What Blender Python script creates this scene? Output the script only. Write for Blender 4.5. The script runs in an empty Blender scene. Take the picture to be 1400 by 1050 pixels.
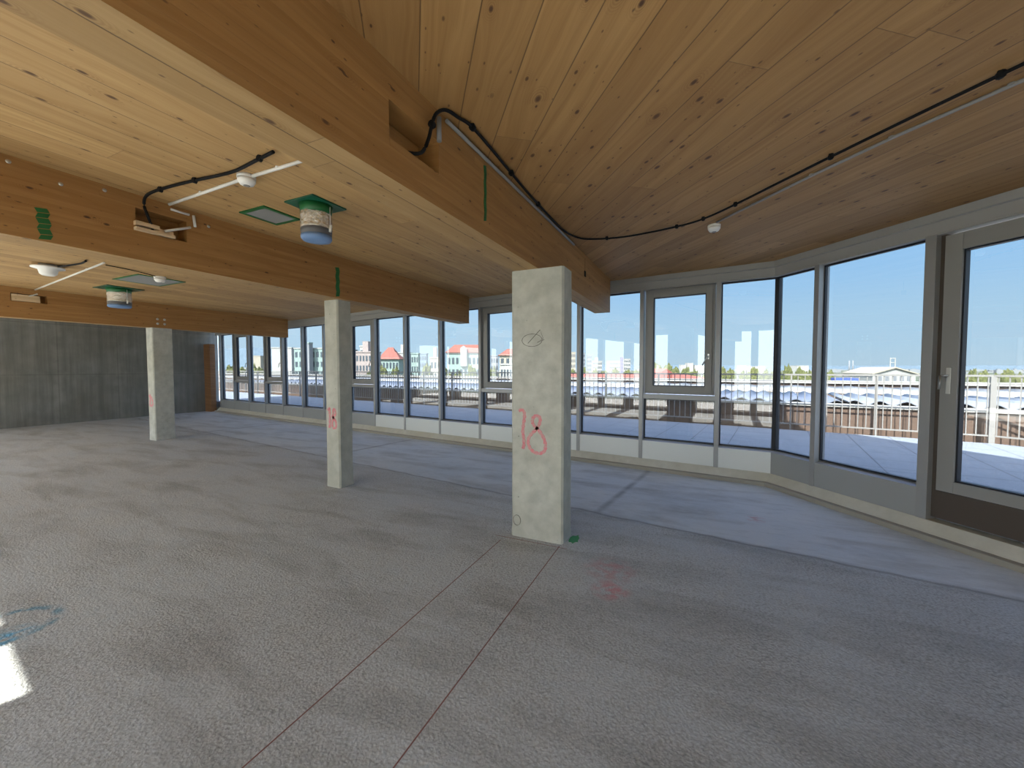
import bpy, bmesh, math, random
from mathutils import Vector, Matrix, noise
random.seed(7)
S = bpy.context.scene
COL = S.collection

# ------------------------------------------------------------------ camera, world, sun, exposure
FWD = Vector((-0.42403646, 0.9048001, -0.03911344))
RGT = Vector((0.90551027, 0.42432299, -0.00107113))
UPV = Vector((-0.01562757, 0.03587182, 0.9992342))
EYE = Vector((0, 0, 1.6))
cd = bpy.data.cameras.new('camera'); cam = bpy.data.objects.new('camera', cd); COL.objects.link(cam)
cd.sensor_width = 36; cd.lens = 550 / 1400 * 36; cd.clip_start = .02; cd.clip_end = 20000
m = Matrix((RGT, UPV, -FWD)).transposed().to_4x4(); m.translation = EYE
cam.matrix_world = m
S.camera = cam
S.view_settings.view_transform = 'Standard'; S.view_settings.look = 'None'
S.view_settings.gamma = 1; S.view_settings.use_curve_mapping = False
S.view_settings.exposure = 0.36

SUN_EL = math.radians(44.2); SUN_TRAVEL = Vector((.2225, .975, 0))
SUN_STRENGTH = 20.0
SKY_STRENGTH = 1.55
w = bpy.data.worlds.new('sky'); S.world = w; w.use_nodes = True
nt = w.node_tree; nt.nodes.clear()
def wn_(typ, **kw):
    x = nt.nodes.new(typ)
    for k, v in kw.items(): setattr(x, k, v)
    return x
def wm(op, a, b=0, clamp=False):
    x = wn_('ShaderNodeMath', operation=op); x.use_clamp = clamp
    for i, v in enumerate((a, b)):
        if isinstance(v, (int, float)): x.inputs[i].default_value = v
        else: nt.links.new(v, x.inputs[i])
    return x.outputs[0]
tc = wn_('ShaderNodeTexCoord'); sp = wn_('ShaderNodeSeparateXYZ'); nt.links.new(tc.outputs['Generated'], sp.inputs[0])
rp_ = wn_('ShaderNodeValToRGB'); rp_.color_ramp.interpolation = 'EASE'
el = rp_.color_ramp.elements
el[0].position = 0.0; el[0].color = (.56, .74, .86, 1); el[1].position = .55; el[1].color = (.11, .30, .78, 1)
e_ = el.new(.07); e_.color = (.50, .73, .90, 1)
e_ = el.new(.22); e_.color = (.34, .63, .95, 1)
nt.links.new(wm('MAXIMUM', sp.outputs[2], 0.0), rp_.inputs[0])
# brightening around the sun (behind the camera)
sdir = Vector((-SUN_TRAVEL.x * math.cos(SUN_EL), -SUN_TRAVEL.y * math.cos(SUN_EL), math.sin(SUN_EL))).normalized()
dp = wn_('ShaderNodeVectorMath', operation='DOT_PRODUCT'); nt.links.new(tc.outputs['Generated'], dp.inputs[0]); dp.inputs[1].default_value = sdir
c01 = wm('ADD', wm('MULTIPLY', dp.outputs['Value'], .5), .5, clamp=True)
glow = wm('ADD', wm('MULTIPLY', wm('POWER', c01, 5), 2.2), wm('MULTIPLY', wm('POWER', c01, 2), 1.0))
gc = wn_('ShaderNodeMix', data_type='RGBA', blend_type='ADD'); gc.inputs[0].default_value = 1
nt.links.new(rp_.outputs[0], gc.inputs[6])
gm = wn_('ShaderNodeMix', data_type='RGBA', blend_type='MULTIPLY'); gm.inputs[0].default_value = 1; gm.inputs[6].default_value = (.95, .92, .86, 1)
cx_ = wn_('ShaderNodeCombineXYZ')
for i in range(3): nt.links.new(glow, cx_.inputs[i])
nt.links.new(cx_.outputs[0], gm.inputs[7]); nt.links.new(gm.outputs[2], gc.inputs[7])
bg = nt.nodes.new('ShaderNodeBackground'); bg.inputs[1].default_value = SKY_STRENGTH; nt.links.new(gc.outputs[2], bg.inputs[0])
wo = nt.nodes.new('ShaderNodeOutputWorld')
nt.links.new(bg.outputs[0], wo.inputs[0])
sd = bpy.data.lights.new('sun', 'SUN'); sun = bpy.data.objects.new('sun', sd); COL.objects.link(sun)
sd.energy = SUN_STRENGTH; sd.angle = math.radians(.6); sd.color = (1, .94, .84)
sv = Vector((SUN_TRAVEL.x * math.cos(SUN_EL), SUN_TRAVEL.y * math.cos(SUN_EL), -math.sin(SUN_EL)))
sun.rotation_euler = sv.to_track_quat('-Z', 'Y').to_euler(); sun.location = (0, -20, 30)

# ------------------------------------------------------------------ key dimensions (metres)
ZC = 3.038; ZB = 2.505; ZH = 2.835; ZS = .47; ZD = .35
COR = Vector((.9464, 6.5711, 0))                   # corner of the two glass lines
DL = Vector((.98984, -.14218, 0)); NL = Vector((.14218, .98984, 0))
DR = Vector((.6280, -.77821, 0)); NR = Vector((.77821, .6280, 0))
AL = math.atan2(DL.y, DL.x); AR = math.atan2(DR.y, DR.x)
def PL(s, o=0, z=0): return COR + DL * s + NL * o + Vector((0, 0, z))
def PR(s, o=0, z=0): return COR + DR * s + NR * o + Vector((0, 0, z))
XB = [(-1.60, -1.349, 6.64), (-4.495, -4.243, 7.02), (-11.2, -10.953, 7.93)]   # beams x0, x1, far end
def far(px, y, D):
    """a point of the distant town seen in direction px, y, at depth D"""
    d = FWD + RGT * ((px - 700) / 550) + UPV * ((525 - y) / 550)
    h = Vector((FWD.x, FWD.y, 0)).normalized()
    return EYE + d * (D / d.dot(h))

# ------------------------------------------------------------------ materials
MATS = {}
def mat(name, col=(.5, .5, .5), rough=.6, metal=0, spec=.5):
    if name in MATS: return MATS[name]
    m = bpy.data.materials.new(name); m.use_nodes = True
    b = m.node_tree.nodes['Principled BSDF']
    b.inputs['Base Color'].default_value = (*col, 1); b.inputs['Roughness'].default_value = rough
    b.inputs['Metallic'].default_value = metal; b.inputs['Specular IOR Level'].default_value = spec
    MATS[name] = m; return m
class NB:
    def __init__(s, m): s.t = m.node_tree; s.b = s.t.nodes['Principled BSDF']
    def n(s, typ, **kw):
        x = s.t.nodes.new(typ)
        for k, v in kw.items(): setattr(x, k, v)
        return x
    def l(s, a, b): s.t.links.new(a, b)
    def val(s, x, v):
        if isinstance(v, (int, float)): x.default_value = v
        elif isinstance(v, tuple): x.default_value = v
        else: s.l(v, x)
    def math(s, op, a, b=0, c=None, clamp=False):
        x = s.n('ShaderNodeMath', operation=op); x.use_clamp = clamp
        s.val(x.inputs[0], a); s.val(x.inputs[1], b)
        if c is not None: s.val(x.inputs[2], c)
        return x.outputs[0]
    def comb(s, a, b, c):
        x = s.n('ShaderNodeCombineXYZ'); s.val(x.inputs[0], a); s.val(x.inputs[1], b); s.val(x.inputs[2], c); return x.outputs[0]
    def noise(s, vec, scale, detail=4, rough=.5, dist=0):
        x = s.n('ShaderNodeTexNoise'); x.inputs['Scale'].default_value = scale; x.inputs['Detail'].default_value = detail
        x.inputs['Roughness'].default_value = rough; x.inputs['Distortion'].default_value = dist
        if vec is not None: s.l(vec, x.inputs['Vector'])
        return x.outputs['Fac']
    def mix(s, f, a, b, mode='MIX'):
        x = s.n('ShaderNodeMix', data_type='RGBA', blend_type=mode)
        s.val(x.inputs[0], f); s.val(x.inputs[6], a if not (isinstance(a, tuple) and len(a) == 3) else (*a, 1))
        s.val(x.inputs[7], b if not (isinstance(b, tuple) and len(b) == 3) else (*b, 1)); return x.outputs[2]
    def ramp(s, f, pts):
        x = s.n('ShaderNodeMapRange'); x.inputs[1].default_value = pts[0]; x.inputs[2].default_value = pts[1]
        x.inputs[3].default_value = pts[2]; x.inputs[4].default_value = pts[3]; s.val(x.inputs[0], f); return x.outputs[0]
    def bump(s, h, strength, dist):
        x = s.n('ShaderNodeBump'); x.inputs['Strength'].default_value = strength; x.inputs['Distance'].default_value = dist
        s.l(h, x.inputs['Height']); s.l(x.outputs[0], s.b.inputs['Normal'])
    def pos(s):
        g = s.n('ShaderNodeNewGeometry'); return g.outputs['Position']
    def xyz(s, v):
        x = s.n('ShaderNodeSeparateXYZ'); s.l(v, x.inputs[0]); return x.outputs

def wood(name, ang=0.0, width=.234, off=0.0, base=(.50, .325, .165), side=False, knots=.5, lam=None, vary=.16, knotmax=.034):
    """softwood boards running at angle ang (0 = along y); side=True makes the lamellae of a glued beam"""
    m = mat(name, base, .62); nb = NB(m); p = nb.xyz(nb.pos())
    ca, sa = math.cos(ang), math.sin(ang)
    # along, across coordinates
    al = nb.math('ADD', nb.math('MULTIPLY', p[0], -sa), nb.math('MULTIPLY', p[1], ca))
    ac = nb.math('ADD', nb.math('MULTIPLY', p[0], ca), nb.math('MULTIPLY', p[1], sa))
    if side: ac = nb.math('ADD', p[2], nb.math('MULTIPLY', p[0], .10))
    u = nb.math('DIVIDE', nb.math('SUBTRACT', ac, off), width)
    row = nb.math('FLOOR', u); fr = nb.math('FRACT', u)
    wn = nb.n('ShaderNodeTexWhiteNoise', noise_dimensions='1D'); nb.l(row, wn.inputs['W'])
    rnd = wn.outputs['Value']
    # board ends: each row is shifted, boards 3.1 m long
    L = nb.math('ADD', nb.math('DIVIDE', al, 3.1 if not side else 5.3), nb.math('MULTIPLY', rnd, 7.0))
    bi = nb.math('FLOOR', L); bf = nb.math('FRACT', L)
    wn2 = nb.n('ShaderNodeTexWhiteNoise', noise_dimensions='2D'); nb.l(nb.comb(row, bi, 0), wn2.inputs['Vector'])
    brd = wn2.outputs['Value']
    ed = nb.math('MINIMUM', fr, nb.math('SUBTRACT', 1, fr))
    ed = nb.math('MULTIPLY', ed, width)
    seam = nb.ramp(ed, (0.0, .0042 if not side else .0012, 1, 0))
    bed = nb.math('MULTIPLY', nb.math('MINIMUM', bf, nb.math('SUBTRACT', 1, bf)), 3.1)
    seam2 = nb.ramp(bed, (0, .0022, .8, 0))
    seam = nb.math('MAXIMUM', seam, seam2, clamp=True)
    sh = nb.math('MULTIPLY', brd, 37.0)
    # grain: stretched noise, wavy
    wob = nb.noise(nb.comb(nb.math('MULTIPLY', al, .9), nb.math('MULTIPLY', ac, 5), sh), 1.0, 2)
    g = nb.math('ADD', nb.math('MULTIPLY', ac, 24), nb.math('MULTIPLY', wob, 6))
    gr = nb.noise(nb.comb(g, nb.math('MULTIPLY', al, .55), sh), 1.0, 4, .6)
    gr2 = nb.noise(nb.comb(nb.math('MULTIPLY', ac, 260), nb.math('MULTIPLY', al, 5), sh), 1.0, 2)
    # knots
    def knotlayer(sx, sy, seed, rmax, thr):
        v = nb.n('ShaderNodeTexVoronoi', voronoi_dimensions='2D', feature='F1'); v.inputs['Scale'].default_value = 1; v.inputs['Randomness'].default_value = .9
        nb.l(nb.comb(nb.math('ADD', nb.math('MULTIPLY', ac, sx), seed), nb.math('ADD', nb.math('MULTIPLY', al, sy), nb.math('MULTIPLY', sh, 1.0)), 0), v.inputs['Vector'])
        c = nb.xyz(v.outputs['Color'])
        on = nb.ramp(c[0], (thr, thr + .02, 0, 1))
        size = nb.math('ADD', .35, nb.math('MULTIPLY', c[1], .65))
        d = nb.math('DIVIDE', nb.math('DIVIDE', v.outputs['Distance'], size), rmax)
        return d, on
    d1, on1 = knotlayer(8.5, 4.4, 3.1, knotmax * 8, 1 - knots)
    core = nb.math('MULTIPLY', nb.ramp(d1, (.28, .55, 1, 0)), on1)
    d2, on2 = knotlayer(15, 7, 9.7, knotmax * 7, .74)
    core = nb.math('MAXIMUM', core, nb.math('MULTIPLY', nb.ramp(d2, (.2, .5, .8, 0)), on2))
    halo = nb.math('MULTIPLY', nb.ramp(d1, (.4, 2.4, 1, 0)), on1)
    rings = nb.math('MULTIPLY', nb.math('ADD', nb.math('MULTIPLY', nb.math('SINE', nb.math('MULTIPLY', d1, 17)), .5), .5), halo)
    c = nb.mix(nb.ramp(gr, (.35, .7, 0, 1)), tuple(x * 1.12 for x in base), (base[0] * .84, base[1] * .76, base[2] * .64))
    c = nb.mix(nb.ramp(gr2, (.3, .8, 0, .22)), c, (base[0] * .72, base[1] * .62, base[2] * .5))
    tone = nb.math('ADD', 1 - vary, nb.math('MULTIPLY', brd, 2 * vary))
    c = nb.mix(1.0, c, nb.comb(tone, nb.math('POWER', tone, 1.15), nb.math('POWER', tone, 1.3)), 'MULTIPLY')
    c = nb.mix(nb.math('MULTIPLY', rings, .45), c, (base[0] * .55, base[1] * .40, base[2] * .28))
    c = nb.mix(nb.math('MULTIPLY', core, .92), c, (.07, .028, .014))
    blot = nb.noise(nb.pos(), 1.7, 3, .6)
    c = nb.mix(nb.ramp(blot, (.35, .75, 0, .22)), c, (base[0] * .75, base[1] * .68, base[2] * .6))
    c = nb.mix(nb.math('MULTIPLY', seam, .85 if not side else .16), c, (.05, .026, .013))
    nb.l(c, nb.b.inputs['Base Color'])
    h = nb.math('SUBTRACT', nb.math('MULTIPLY', gr, .12), seam)
    nb.bump(h, .35, .004)
    return m

def concrete(name, base, vary=.3, bump=.3, scale=6, streak=0.0, dist=.004, stain=None, pits=True):
    m = mat(name, base, .85, spec=.3); nb = NB(m); P = nb.pos(); p = nb.xyz(P)
    a = nb.noise(P, scale, 6, .6); b_ = nb.noise(P, scale * 9, 3, .6)
    big = nb.noise(P, .9, 3, .55)
    c = nb.mix(nb.ramp(a, (.3, .7, 0, 1)), tuple(x * (1 - vary) for x in base), tuple(min(1, x * (1 + vary)) for x in base))
    c = nb.mix(nb.ramp(big, (.35, .7, 0, .5)), c, (base[0] * .78, base[1] * .74, base[2] * .62))
    if streak:
        s1 = nb.noise(nb.comb(nb.math('MULTIPLY', p[0], 7), nb.math('MULTIPLY', p[1], 7), nb.math('MULTIPLY', p[2], .35)), 1, 5, .65)
        c = nb.mix(nb.ramp(s1, (.4, .68, 0, streak)), c, (base[0] * .45, base[1] * .45, base[2] * .43))
    if pits:
        v = nb.n('ShaderNodeTexVoronoi', feature='F1'); v.inputs['Scale'].default_value = 13; nb.l(P, v.inputs['Vector'])
        cc = nb.xyz(v.outputs['Color'])
        pit = nb.math('MULTIPLY', nb.ramp(v.outputs['Distance'], (.05, .11, 1, 0)), nb.ramp(cc[0], (.8, .82, 0, 1)))
        c = nb.mix(nb.math('MULTIPLY', pit, .7), c, (base[0] * .3, base[1] * .3, base[2] * .28))
    if streak:      # joints of the formwork panels
        for ax, wd, o_ in ((1, 1.32, .3), (2, 1.45, .02)):
            f = nb.math('FRACT', nb.math('DIVIDE', nb.math('ADD', p[ax], o_ + 30 * wd), wd)); f = nb.math('MULTIPLY', nb.math('MINIMUM', f, nb.math('SUBTRACT', 1, f)), wd)
            c = nb.mix(nb.ramp(f, (.006, .018, .55, 0)), c, (base[0] * .5, base[1] * .5, base[2] * .48))
            c = nb.mix(nb.math('MULTIPLY', nb.ramp(f, (.02, .16, .28, 0)), nb.ramp(a, (.35, .65, 0, 1))), c, (base[0] * 1.35, base[1] * 1.33, base[2] * 1.25))
    nb.l(c, nb.b.inputs['Base Color'])
    nb.bump(nb.math('ADD', a, nb.math('MULTIPLY', b_, .5)), bump, dist)
    return m

def floor_mat():
    base = (.37, .368, .355)
    m = mat('rough_screed', base, .78, spec=.45); nb = NB(m); P = nb.pos(); p = nb.xyz(P)
    # distance inward of the long facade: smoother strip within 2.47 m of it
    do = nb.math('ADD', nb.math('MULTIPLY', p[0], NL.x), nb.math('MULTIPLY', p[1], NL.y))
    off = COR.dot(NL)
    din = nb.math('SUBTRACT', off, do)
    wv = nb.noise(P, 3.0, 2)
    din2 = nb.math('ADD', din, nb.math('MULTIPLY', nb.math('SUBTRACT', wv, .5), .10))
    rough = nb.ramp(din2, (2.40, 2.52, 0.10, 1))
    patch = nb.noise(P, 1.1, 4, .6)
    dirv = nb.comb(nb.math('ADD', nb.math('MULTIPLY', p[0], .5), nb.math('MULTIPLY', p[1], .1)), nb.math('MULTIPLY', p[1], 1.9), 0)
    sweep = nb.noise(dirv, 1.5, 5, .6, .4)
    rough2 = nb.math('MULTIPLY', rough, nb.ramp(patch, (.32, .62, .45, 1)))
    n1 = nb.noise(P, 70, 5, .75); n2 = nb.noise(P, 16, 3, .6); n3 = nb.noise(P, 3.2, 3)
    vr = nb.n('ShaderNodeTexVoronoi', feature='SMOOTH_F1'); vr.inputs['Scale'].default_value = 80; nb.l(P, vr.inputs['Vector'])
    grain = nb.math('SUBTRACT', nb.math('MULTIPLY', n1, 1.3), nb.math('MULTIPLY', vr.outputs['Distance'], .8))
    c = nb.mix(nb.ramp(patch, (.3, .7, 0, 1)), (.51, .56, .60), (.60, .625, .63))
    c = nb.mix(nb.ramp(sweep, (.47, .70, 0, .72)), c, (.29, .295, .285))
    c = nb.mix(nb.ramp(n2, (.5, .75, 0, .28)), c, (.66, .67, .65))
    c = nb.mix(nb.math('MULTIPLY', nb.ramp(grain, (-.1, .5, 1, 0)), nb.math('MULTIPLY', rough2, .75)), c, (.19, .195, .19))
    c = nb.mix(nb.math('MULTIPLY', nb.ramp(nb.noise(P, 60, 3, .7), (.52, .72, 0, .5)), rough2), c, (.76, .77, .74))
    # smooth strip: darker trowel smudges
    sm = nb.noise(nb.comb(nb.math('MULTIPLY', p[0], 3.0), nb.math('MULTIPLY', p[1], 8.0), 0), 1.0, 5, .65)
    c = nb.mix(nb.math('MULTIPLY', nb.ramp(sm, (.52, .72, 0, .5)), nb.math('SUBTRACT', 1, rough)), c, (.32, .33, .335))
    # thin joint at the edge of the strip
    j = nb.ramp(nb.math('ABSOLUTE', nb.math('SUBTRACT', din2, 2.46)), (.004, .03, .55, 0))
    c = nb.mix(j, c, (.16, .155, .145))
    # crossing joints of the strip, every 5.2 m
    sl = nb.math('ADD', nb.math('MULTIPLY', p[0], DL.x), nb.math('MULTIPLY', p[1], DL.y))
    sl = nb.math('SUBTRACT', sl, COR.dot(DL) - 1.63)
    k = nb.math('ABSOLUTE', nb.math('SUBTRACT', nb.math('FRACT', nb.math('ADD', nb.math('DIVIDE', sl, 5.2), .5)), .5))
    k = nb.math('MULTIPLY', nb.math('MULTIPLY', nb.ramp(k, (.002, .012, .7, 0)), nb.math('SUBTRACT', 1, rough)), nb.ramp(n3, (.3, .6, .3, 1)))
    c = nb.mix(k, c, (.15, .15, .15))
    # pink and blue spray remains
    def spot(cx, cy, r, col, amt, ring=False):
        nonlocal c
        dx = nb.math('SUBTRACT', p[0], cx); dy = nb.math('SUBTRACT', p[1], cy)
        d = nb.math('SQRT', nb.math('ADD', nb.math('MULTIPLY', dx, dx), nb.math('MULTIPLY', dy, dy)))
        if ring: d = nb.math('ABSOLUTE', nb.math('SUBTRACT', d, r)); f = nb.ramp(d, (.01, .045, amt, 0))
        else: f = nb.ramp(d, (r * .3, r, amt, 0))
        f = nb.math('MULTIPLY', f, nb.ramp(nb.noise(P, 14, 3), (.38, .6, 0, 1)))
        c = nb.mix(f, c, col)
    spot(-.62, 3.17, .24, (.55, .22, .22), .55); spot(-.56, 2.87, .16, (.6, .2, .22), .75)
    spot(-3.86, .86, .22, (.10, .28, .42), .75, True); spot(-3.72, .83, .16, (.15, .45, .7), .95)
    spot(.55, 4.9, .12, (.5, .2, .2), .6)
    nb.l(c, nb.b.inputs['Base Color'])
    h = nb.math('ADD', nb.math('MULTIPLY', nb.math('MULTIPLY', grain, rough2), 1.0), nb.math('MULTIPLY', n2, .35))
    h = nb.math('ADD', h, nb.math('MULTIPLY', nb.math('MULTIPLY', sweep, 1.5), rough))
    nb.bump(h, 1.0, .010)
    nb.l(nb.ramp(rough2, (0, 1, .55, .85)), nb.b.inputs['Roughness'])
    return m

def tiles_mat():
    m = mat('deck_tiles', (.5, .5, .5), .7); nb = NB(m); P = nb.pos(); p = nb.xyz(P)
    sl = nb.math('ADD', nb.math('MULTIPLY', p[0], DL.x), nb.math('MULTIPLY', p[1], DL.y))
    sn = nb.math('ADD', nb.math('MULTIPLY', p[0], NL.x), nb.math('MULTIPLY', p[1], NL.y))
    def joint(v, o):
        f = nb.math('FRACT', nb.math('DIVIDE', nb.math('SUBTRACT', v, o), .59)); return nb.math('MULTIPLY', nb.math('MINIMUM', f, nb.math('SUBTRACT', 1, f)), .59)
    a = nb.ramp(joint(sl, COR.dot(DL) - 1.82), (.003, .011, 1, 0)); b_ = nb.ramp(joint(sn, COR.dot(NL) + .1), (.003, .013, 1, 0))
    j = nb.math('MAXIMUM', a, b_)
    n = nb.noise(P, 4, 5, .6)
    c = nb.mix(n, (.245, .275, .32), (.30, .33, .375))
    c = nb.mix(nb.math('MULTIPLY', j, .8), c, (.08, .08, .085))
    nb.l(c, nb.b.inputs['Base Color']); nb.bump(nb.math('SUBTRACT', 1, j), .3, .003)
    return m

def glass_mat(name, tint, refl):
    m = bpy.data.materials.new(name); m.use_nodes = True; t = m.node_tree; t.nodes.clear()
    o = t.nodes.new('ShaderNodeOutputMaterial'); mx = t.nodes.new('ShaderNodeMixShader')
    tr = t.nodes.new('ShaderNodeBsdfTransparent'); tr.inputs[0].default_value = (*tint, 1)
    gl = t.nodes.new('ShaderNodeBsdfGlossy'); gl.inputs['Roughness'].default_value = 0; gl.inputs[0].default_value = (1, 1, 1, 1)
    fr = t.nodes.new('ShaderNodeFresnel'); fr.inputs[0].default_value = refl
    ge = t.nodes.new('ShaderNodeNewGeometry'); fm = t.nodes.new('ShaderNodeMath'); fm.operation = 'SUBTRACT'; fm.inputs[0].default_value = 1
    t.links.new(ge.outputs['Backfacing'], fm.inputs[1]); f2 = t.nodes.new('ShaderNodeMath'); f2.operation = 'MULTIPLY'
    t.links.new(fr.outputs[0], f2.inputs[0]); t.links.new(fm.outputs[0], f2.inputs[1])
    t.links.new(f2.outputs[0], mx.inputs[0]); t.links.new(tr.outputs[0], mx.inputs[1]); t.links.new(gl.outputs[0], mx.inputs[2])
    t.links.new(mx.outputs[0], o.inputs[0]); MATS[name] = m; return m

WOOD_CEIL = wood('ceiling_boards_left', 0, .234, .05, base=(.465, .30, .132), knots=.26, knotmax=.034, vary=.15)
WOOD_CEIL2 = wood('ceiling_boards_right', AR + math.pi / 2, .234, .043 + 0.0, base=(.39, .225, .085), knots=.28, knotmax=.036, vary=.15)
WOOD_BEAM = wood('glulam', 0, .04, 0, base=(.385, .205, .066), side=True, knots=.36, vary=.05, knotmax=.026)
WOOD_UNDER = wood('glulam_underside', 0, .26, .105, base=(.40, .26, .115), knots=.26, knotmax=.034, vary=.05)
WOOD_POST = wood('glulam_post', 0, .04, 0, base=(.24, .125, .055), side=True, knots=.15, vary=.07)
M_COLUMN = concrete('column_concrete', (.50, .51, .465), .20, .5, 7)
M_WALL = concrete('wall_concrete', (.245, .25, .235), .16, .25, 2.5, streak=.55, pits=False)
M_BACK = concrete('back_wall_plaster', (.42, .40, .37), .1, .2, 4, pits=False)
M_FLOOR = floor_mat(); M_TILES = tiles_mat()
M_FRAME = mat('window_frame_grey', (.30, .30, .285), .42, .0)
M_MULL = mat('mullion_metal', (.36, .365, .36), .35, .25)
M_PANEL = mat('sill_panel_coated', (.74, .77, .75), .35, .15)
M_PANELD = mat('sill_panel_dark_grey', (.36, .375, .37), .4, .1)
M_HEAD = mat('header_coated', (.36, .36, .345), .45)
M_GASK = mat('rubber_gasket', (.012, .014, .02), .5)
M_DARK = mat('anodised_dark', (.085, .065, .05), .45)
M_GLASS = glass_mat('facade_glass', (.655, .68, .70), 2.0)
M_GLASS2 = glass_mat('clear_glass', (.93, .94, .94), 1.45)
M_PLINTH = concrete('painted_plinth', (.62, .62, .56), .08, .15, 9, pits=False)
M_BATTEN = mat('batten_strip', (.34, .325, .28), .7)
M_STEEL = mat('brushed_steel', (.62, .62, .60), .28, .9)
M_BLACK = mat('black_cable', (.008, .008, .009), .7, 0, .2)
M_PVC = mat('white_pvc', (.78, .77, .73), .45)
M_PVCG = mat('grey_pvc', (.27, .265, .26), .5)
M_WHITE = mat('white_plastic', (.85, .84, .80), .4)
M_GREEN = mat('green_tape', (.012, .13, .035), .45)
M_DGREEN = mat('green_membrane', (.008, .10, .06), .3)
M_FOIL = mat('aluminium_foil', (.80, .74, .64), .25, 1.0)
M_CAP = mat('blue_cap', (.12, .22, .42), .5)
M_BLUE = mat('blue_foil_cap', (.16, .27, .48), .55)
M_FILT = mat('grey_fleece', (.26, .26, .255), .9)
M_PINK = mat('pink_spray_paint', (.72, .25, .27), .8)
M_RED = mat('red_chalk', (.24, .12, .11), .95)
M_LWOOD = wood('light_batten_wood', 0, .06, 0, base=(.70, .55, .36), side=True, knots=.1, vary=.1)
nb = NB(M_FOIL); nb.bump(nb.noise(nb.pos(), 28, 4, .7, 1.5), 1.0, .02)
nb = NB(M_PINK); f = nb.noise(nb.pos(), 45, 3, .7)
nb.l(nb.mix(nb.ramp(f, (.42, .62, 0, .7)), (.68, .22, .25), (.52, .42, .38)), nb.b.inputs['Base Color'])

# ------------------------------------------------------------------ mesh helpers
class MB:
    def __init__(s): s.bm = bmesh.new()
    def box(s, x0, x1, y0, y1, z0, z1):
        v = [s.bm.verts.new((x, y, z)) for z in (z0, z1) for y in (y0, y1) for x in (x0, x1)]
        for f in ((0, 2, 3, 1), (4, 5, 7, 6), (0, 1, 5, 4), (2, 6, 7, 3), (0, 4, 6, 2), (1, 3, 7, 5)): s.bm.faces.new([v[i] for i in f])
        return s
    def frame(s, x0, x1, z0, z1, t, y0, y1, tb=None, tt=None):
        tb = t if tb is None else tb; tt = t if tt is None else tt
        s.box(x0, x0 + t, y0, y1, z0, z1); s.box(x1 - t, x1, y0, y1, z0, z1)
        s.box(x0 + t, x1 - t, y0, y1, z0, z0 + tb); s.box(x0 + t, x1 - t, y0, y1, z1 - tt, z1); return s
    def prism(s, pts, z0, z1):
        a = [s.bm.verts.new((x, y, z0)) for x, y in pts]; b = [s.bm.verts.new((x, y, z1)) for x, y in pts]
        n = len(pts)
        for i in range(n): s.bm.faces.new((a[i], a[(i + 1) % n], b[(i + 1) % n], b[i]))
        s.bm.faces.new(a[::-1]); s.bm.faces.new(b); return s
    def tube(s, pts, r, seg=8, cap=True):
        pts = [Vector(p) for p in pts]; rings = []
        for i, p in enumerate(pts):
            t = (pts[min(i + 1, len(pts) - 1)] - pts[max(i - 1, 0)]).normalized()
            a = Vector((0, 0, 1)) if abs(t.z) < .9 else Vector((1, 0, 0))
            x = t.cross(a).normalized(); y = x.cross(t)
            rings.append([s.bm.verts.new(p + (x * math.cos(q) + y * math.sin(q)) * r) for q in [2 * math.pi * k / seg for k in range(seg)]])
        for a, b in zip(rings, rings[1:]):
            for k in range(seg): f = s.bm.faces.new((a[k], a[(k + 1) % seg], b[(k + 1) % seg], b[k])); f.smooth = True
        if cap: s.bm.faces.new(rings[0][::-1]); s.bm.faces.new(rings[-1])
        return s
    def lathe(s, c, prof, seg=24, close=True):
        c = Vector(c); rings = []
        for r, z in prof: rings.append([s.bm.verts.new(c + Vector((r * math.cos(2 * math.pi * k / seg), r * math.sin(2 * math.pi * k / seg), z))) for k in range(seg)])
        for a, b in zip(rings, rings[1:]):
            for k in range(seg): f = s.bm.faces.new((a[k], a[(k + 1) % seg], b[(k + 1) % seg], b[k])); f.smooth = True
        s.bm.faces.new(rings[0][::-1]); s.bm.faces.new(rings[-1]); return s
    def sweep(s, prof, path):
        """profile (inward offset, z) along horizontal path with mitred corners; inward = left of travel reversed"""
        n = len(path); rings = []
        def nrm(a, b): d = (b - a).normalized(); return Vector((d.y, -d.x, 0))
        for i, p in enumerate(path):
            if i == 0: q = nrm(path[0], path[1]); k = 1
            elif i == n - 1: q = nrm(path[-2], path[-1]); k = 1
            else:
                a = nrm(path[i - 1], p); b = nrm(p, path[i + 1]); q = (a + b).normalized(); k = 1 / max(.3, q.dot(a))
            rings.append([s.bm.verts.new(p + q * (o * k) + Vector((0, 0, z))) for o, z in prof])
        m_ = len(prof)
        for a, b in zip(rings, rings[1:]):
            for k in range(m_): s.bm.faces.new((a[k], a[(k + 1) % m_], b[(k + 1) % m_], b[k]))
        s.bm.faces.new(rings[0][::-1]); s.bm.faces.new(rings[-1]); return s
    def build(s, name, material, parent=None, bevel=0):
        bmesh.ops.recalc_face_normals(s.bm, faces=s.bm.faces)
        if bevel: bmesh.ops.bevel(s.bm, geom=list(s.bm.edges), offset=bevel, segments=2, affect='EDGES', profile=.6)
        me = bpy.data.meshes.new(name); s.bm.to_mesh(me); s.bm.free()
        if material: me.materials.append(material)
        o = bpy.data.objects.new(name, me); COL.objects.link(o)
        if parent: o.parent = parent
        return o
def tag(o, label=None, cat=None, group=None, kind=None):
    if label: o['label'] = label
    if cat: o['category'] = cat
    if group: o['group'] = group
    if kind: o['kind'] = kind
    return o
def empty(name, loc=(0, 0, 0), rz=0):
    o = bpy.data.objects.new(name, None); COL.objects.link(o); o.location = loc; o.rotation_euler = (0, 0, rz)
    o.empty_display_size = .2; return o
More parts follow.
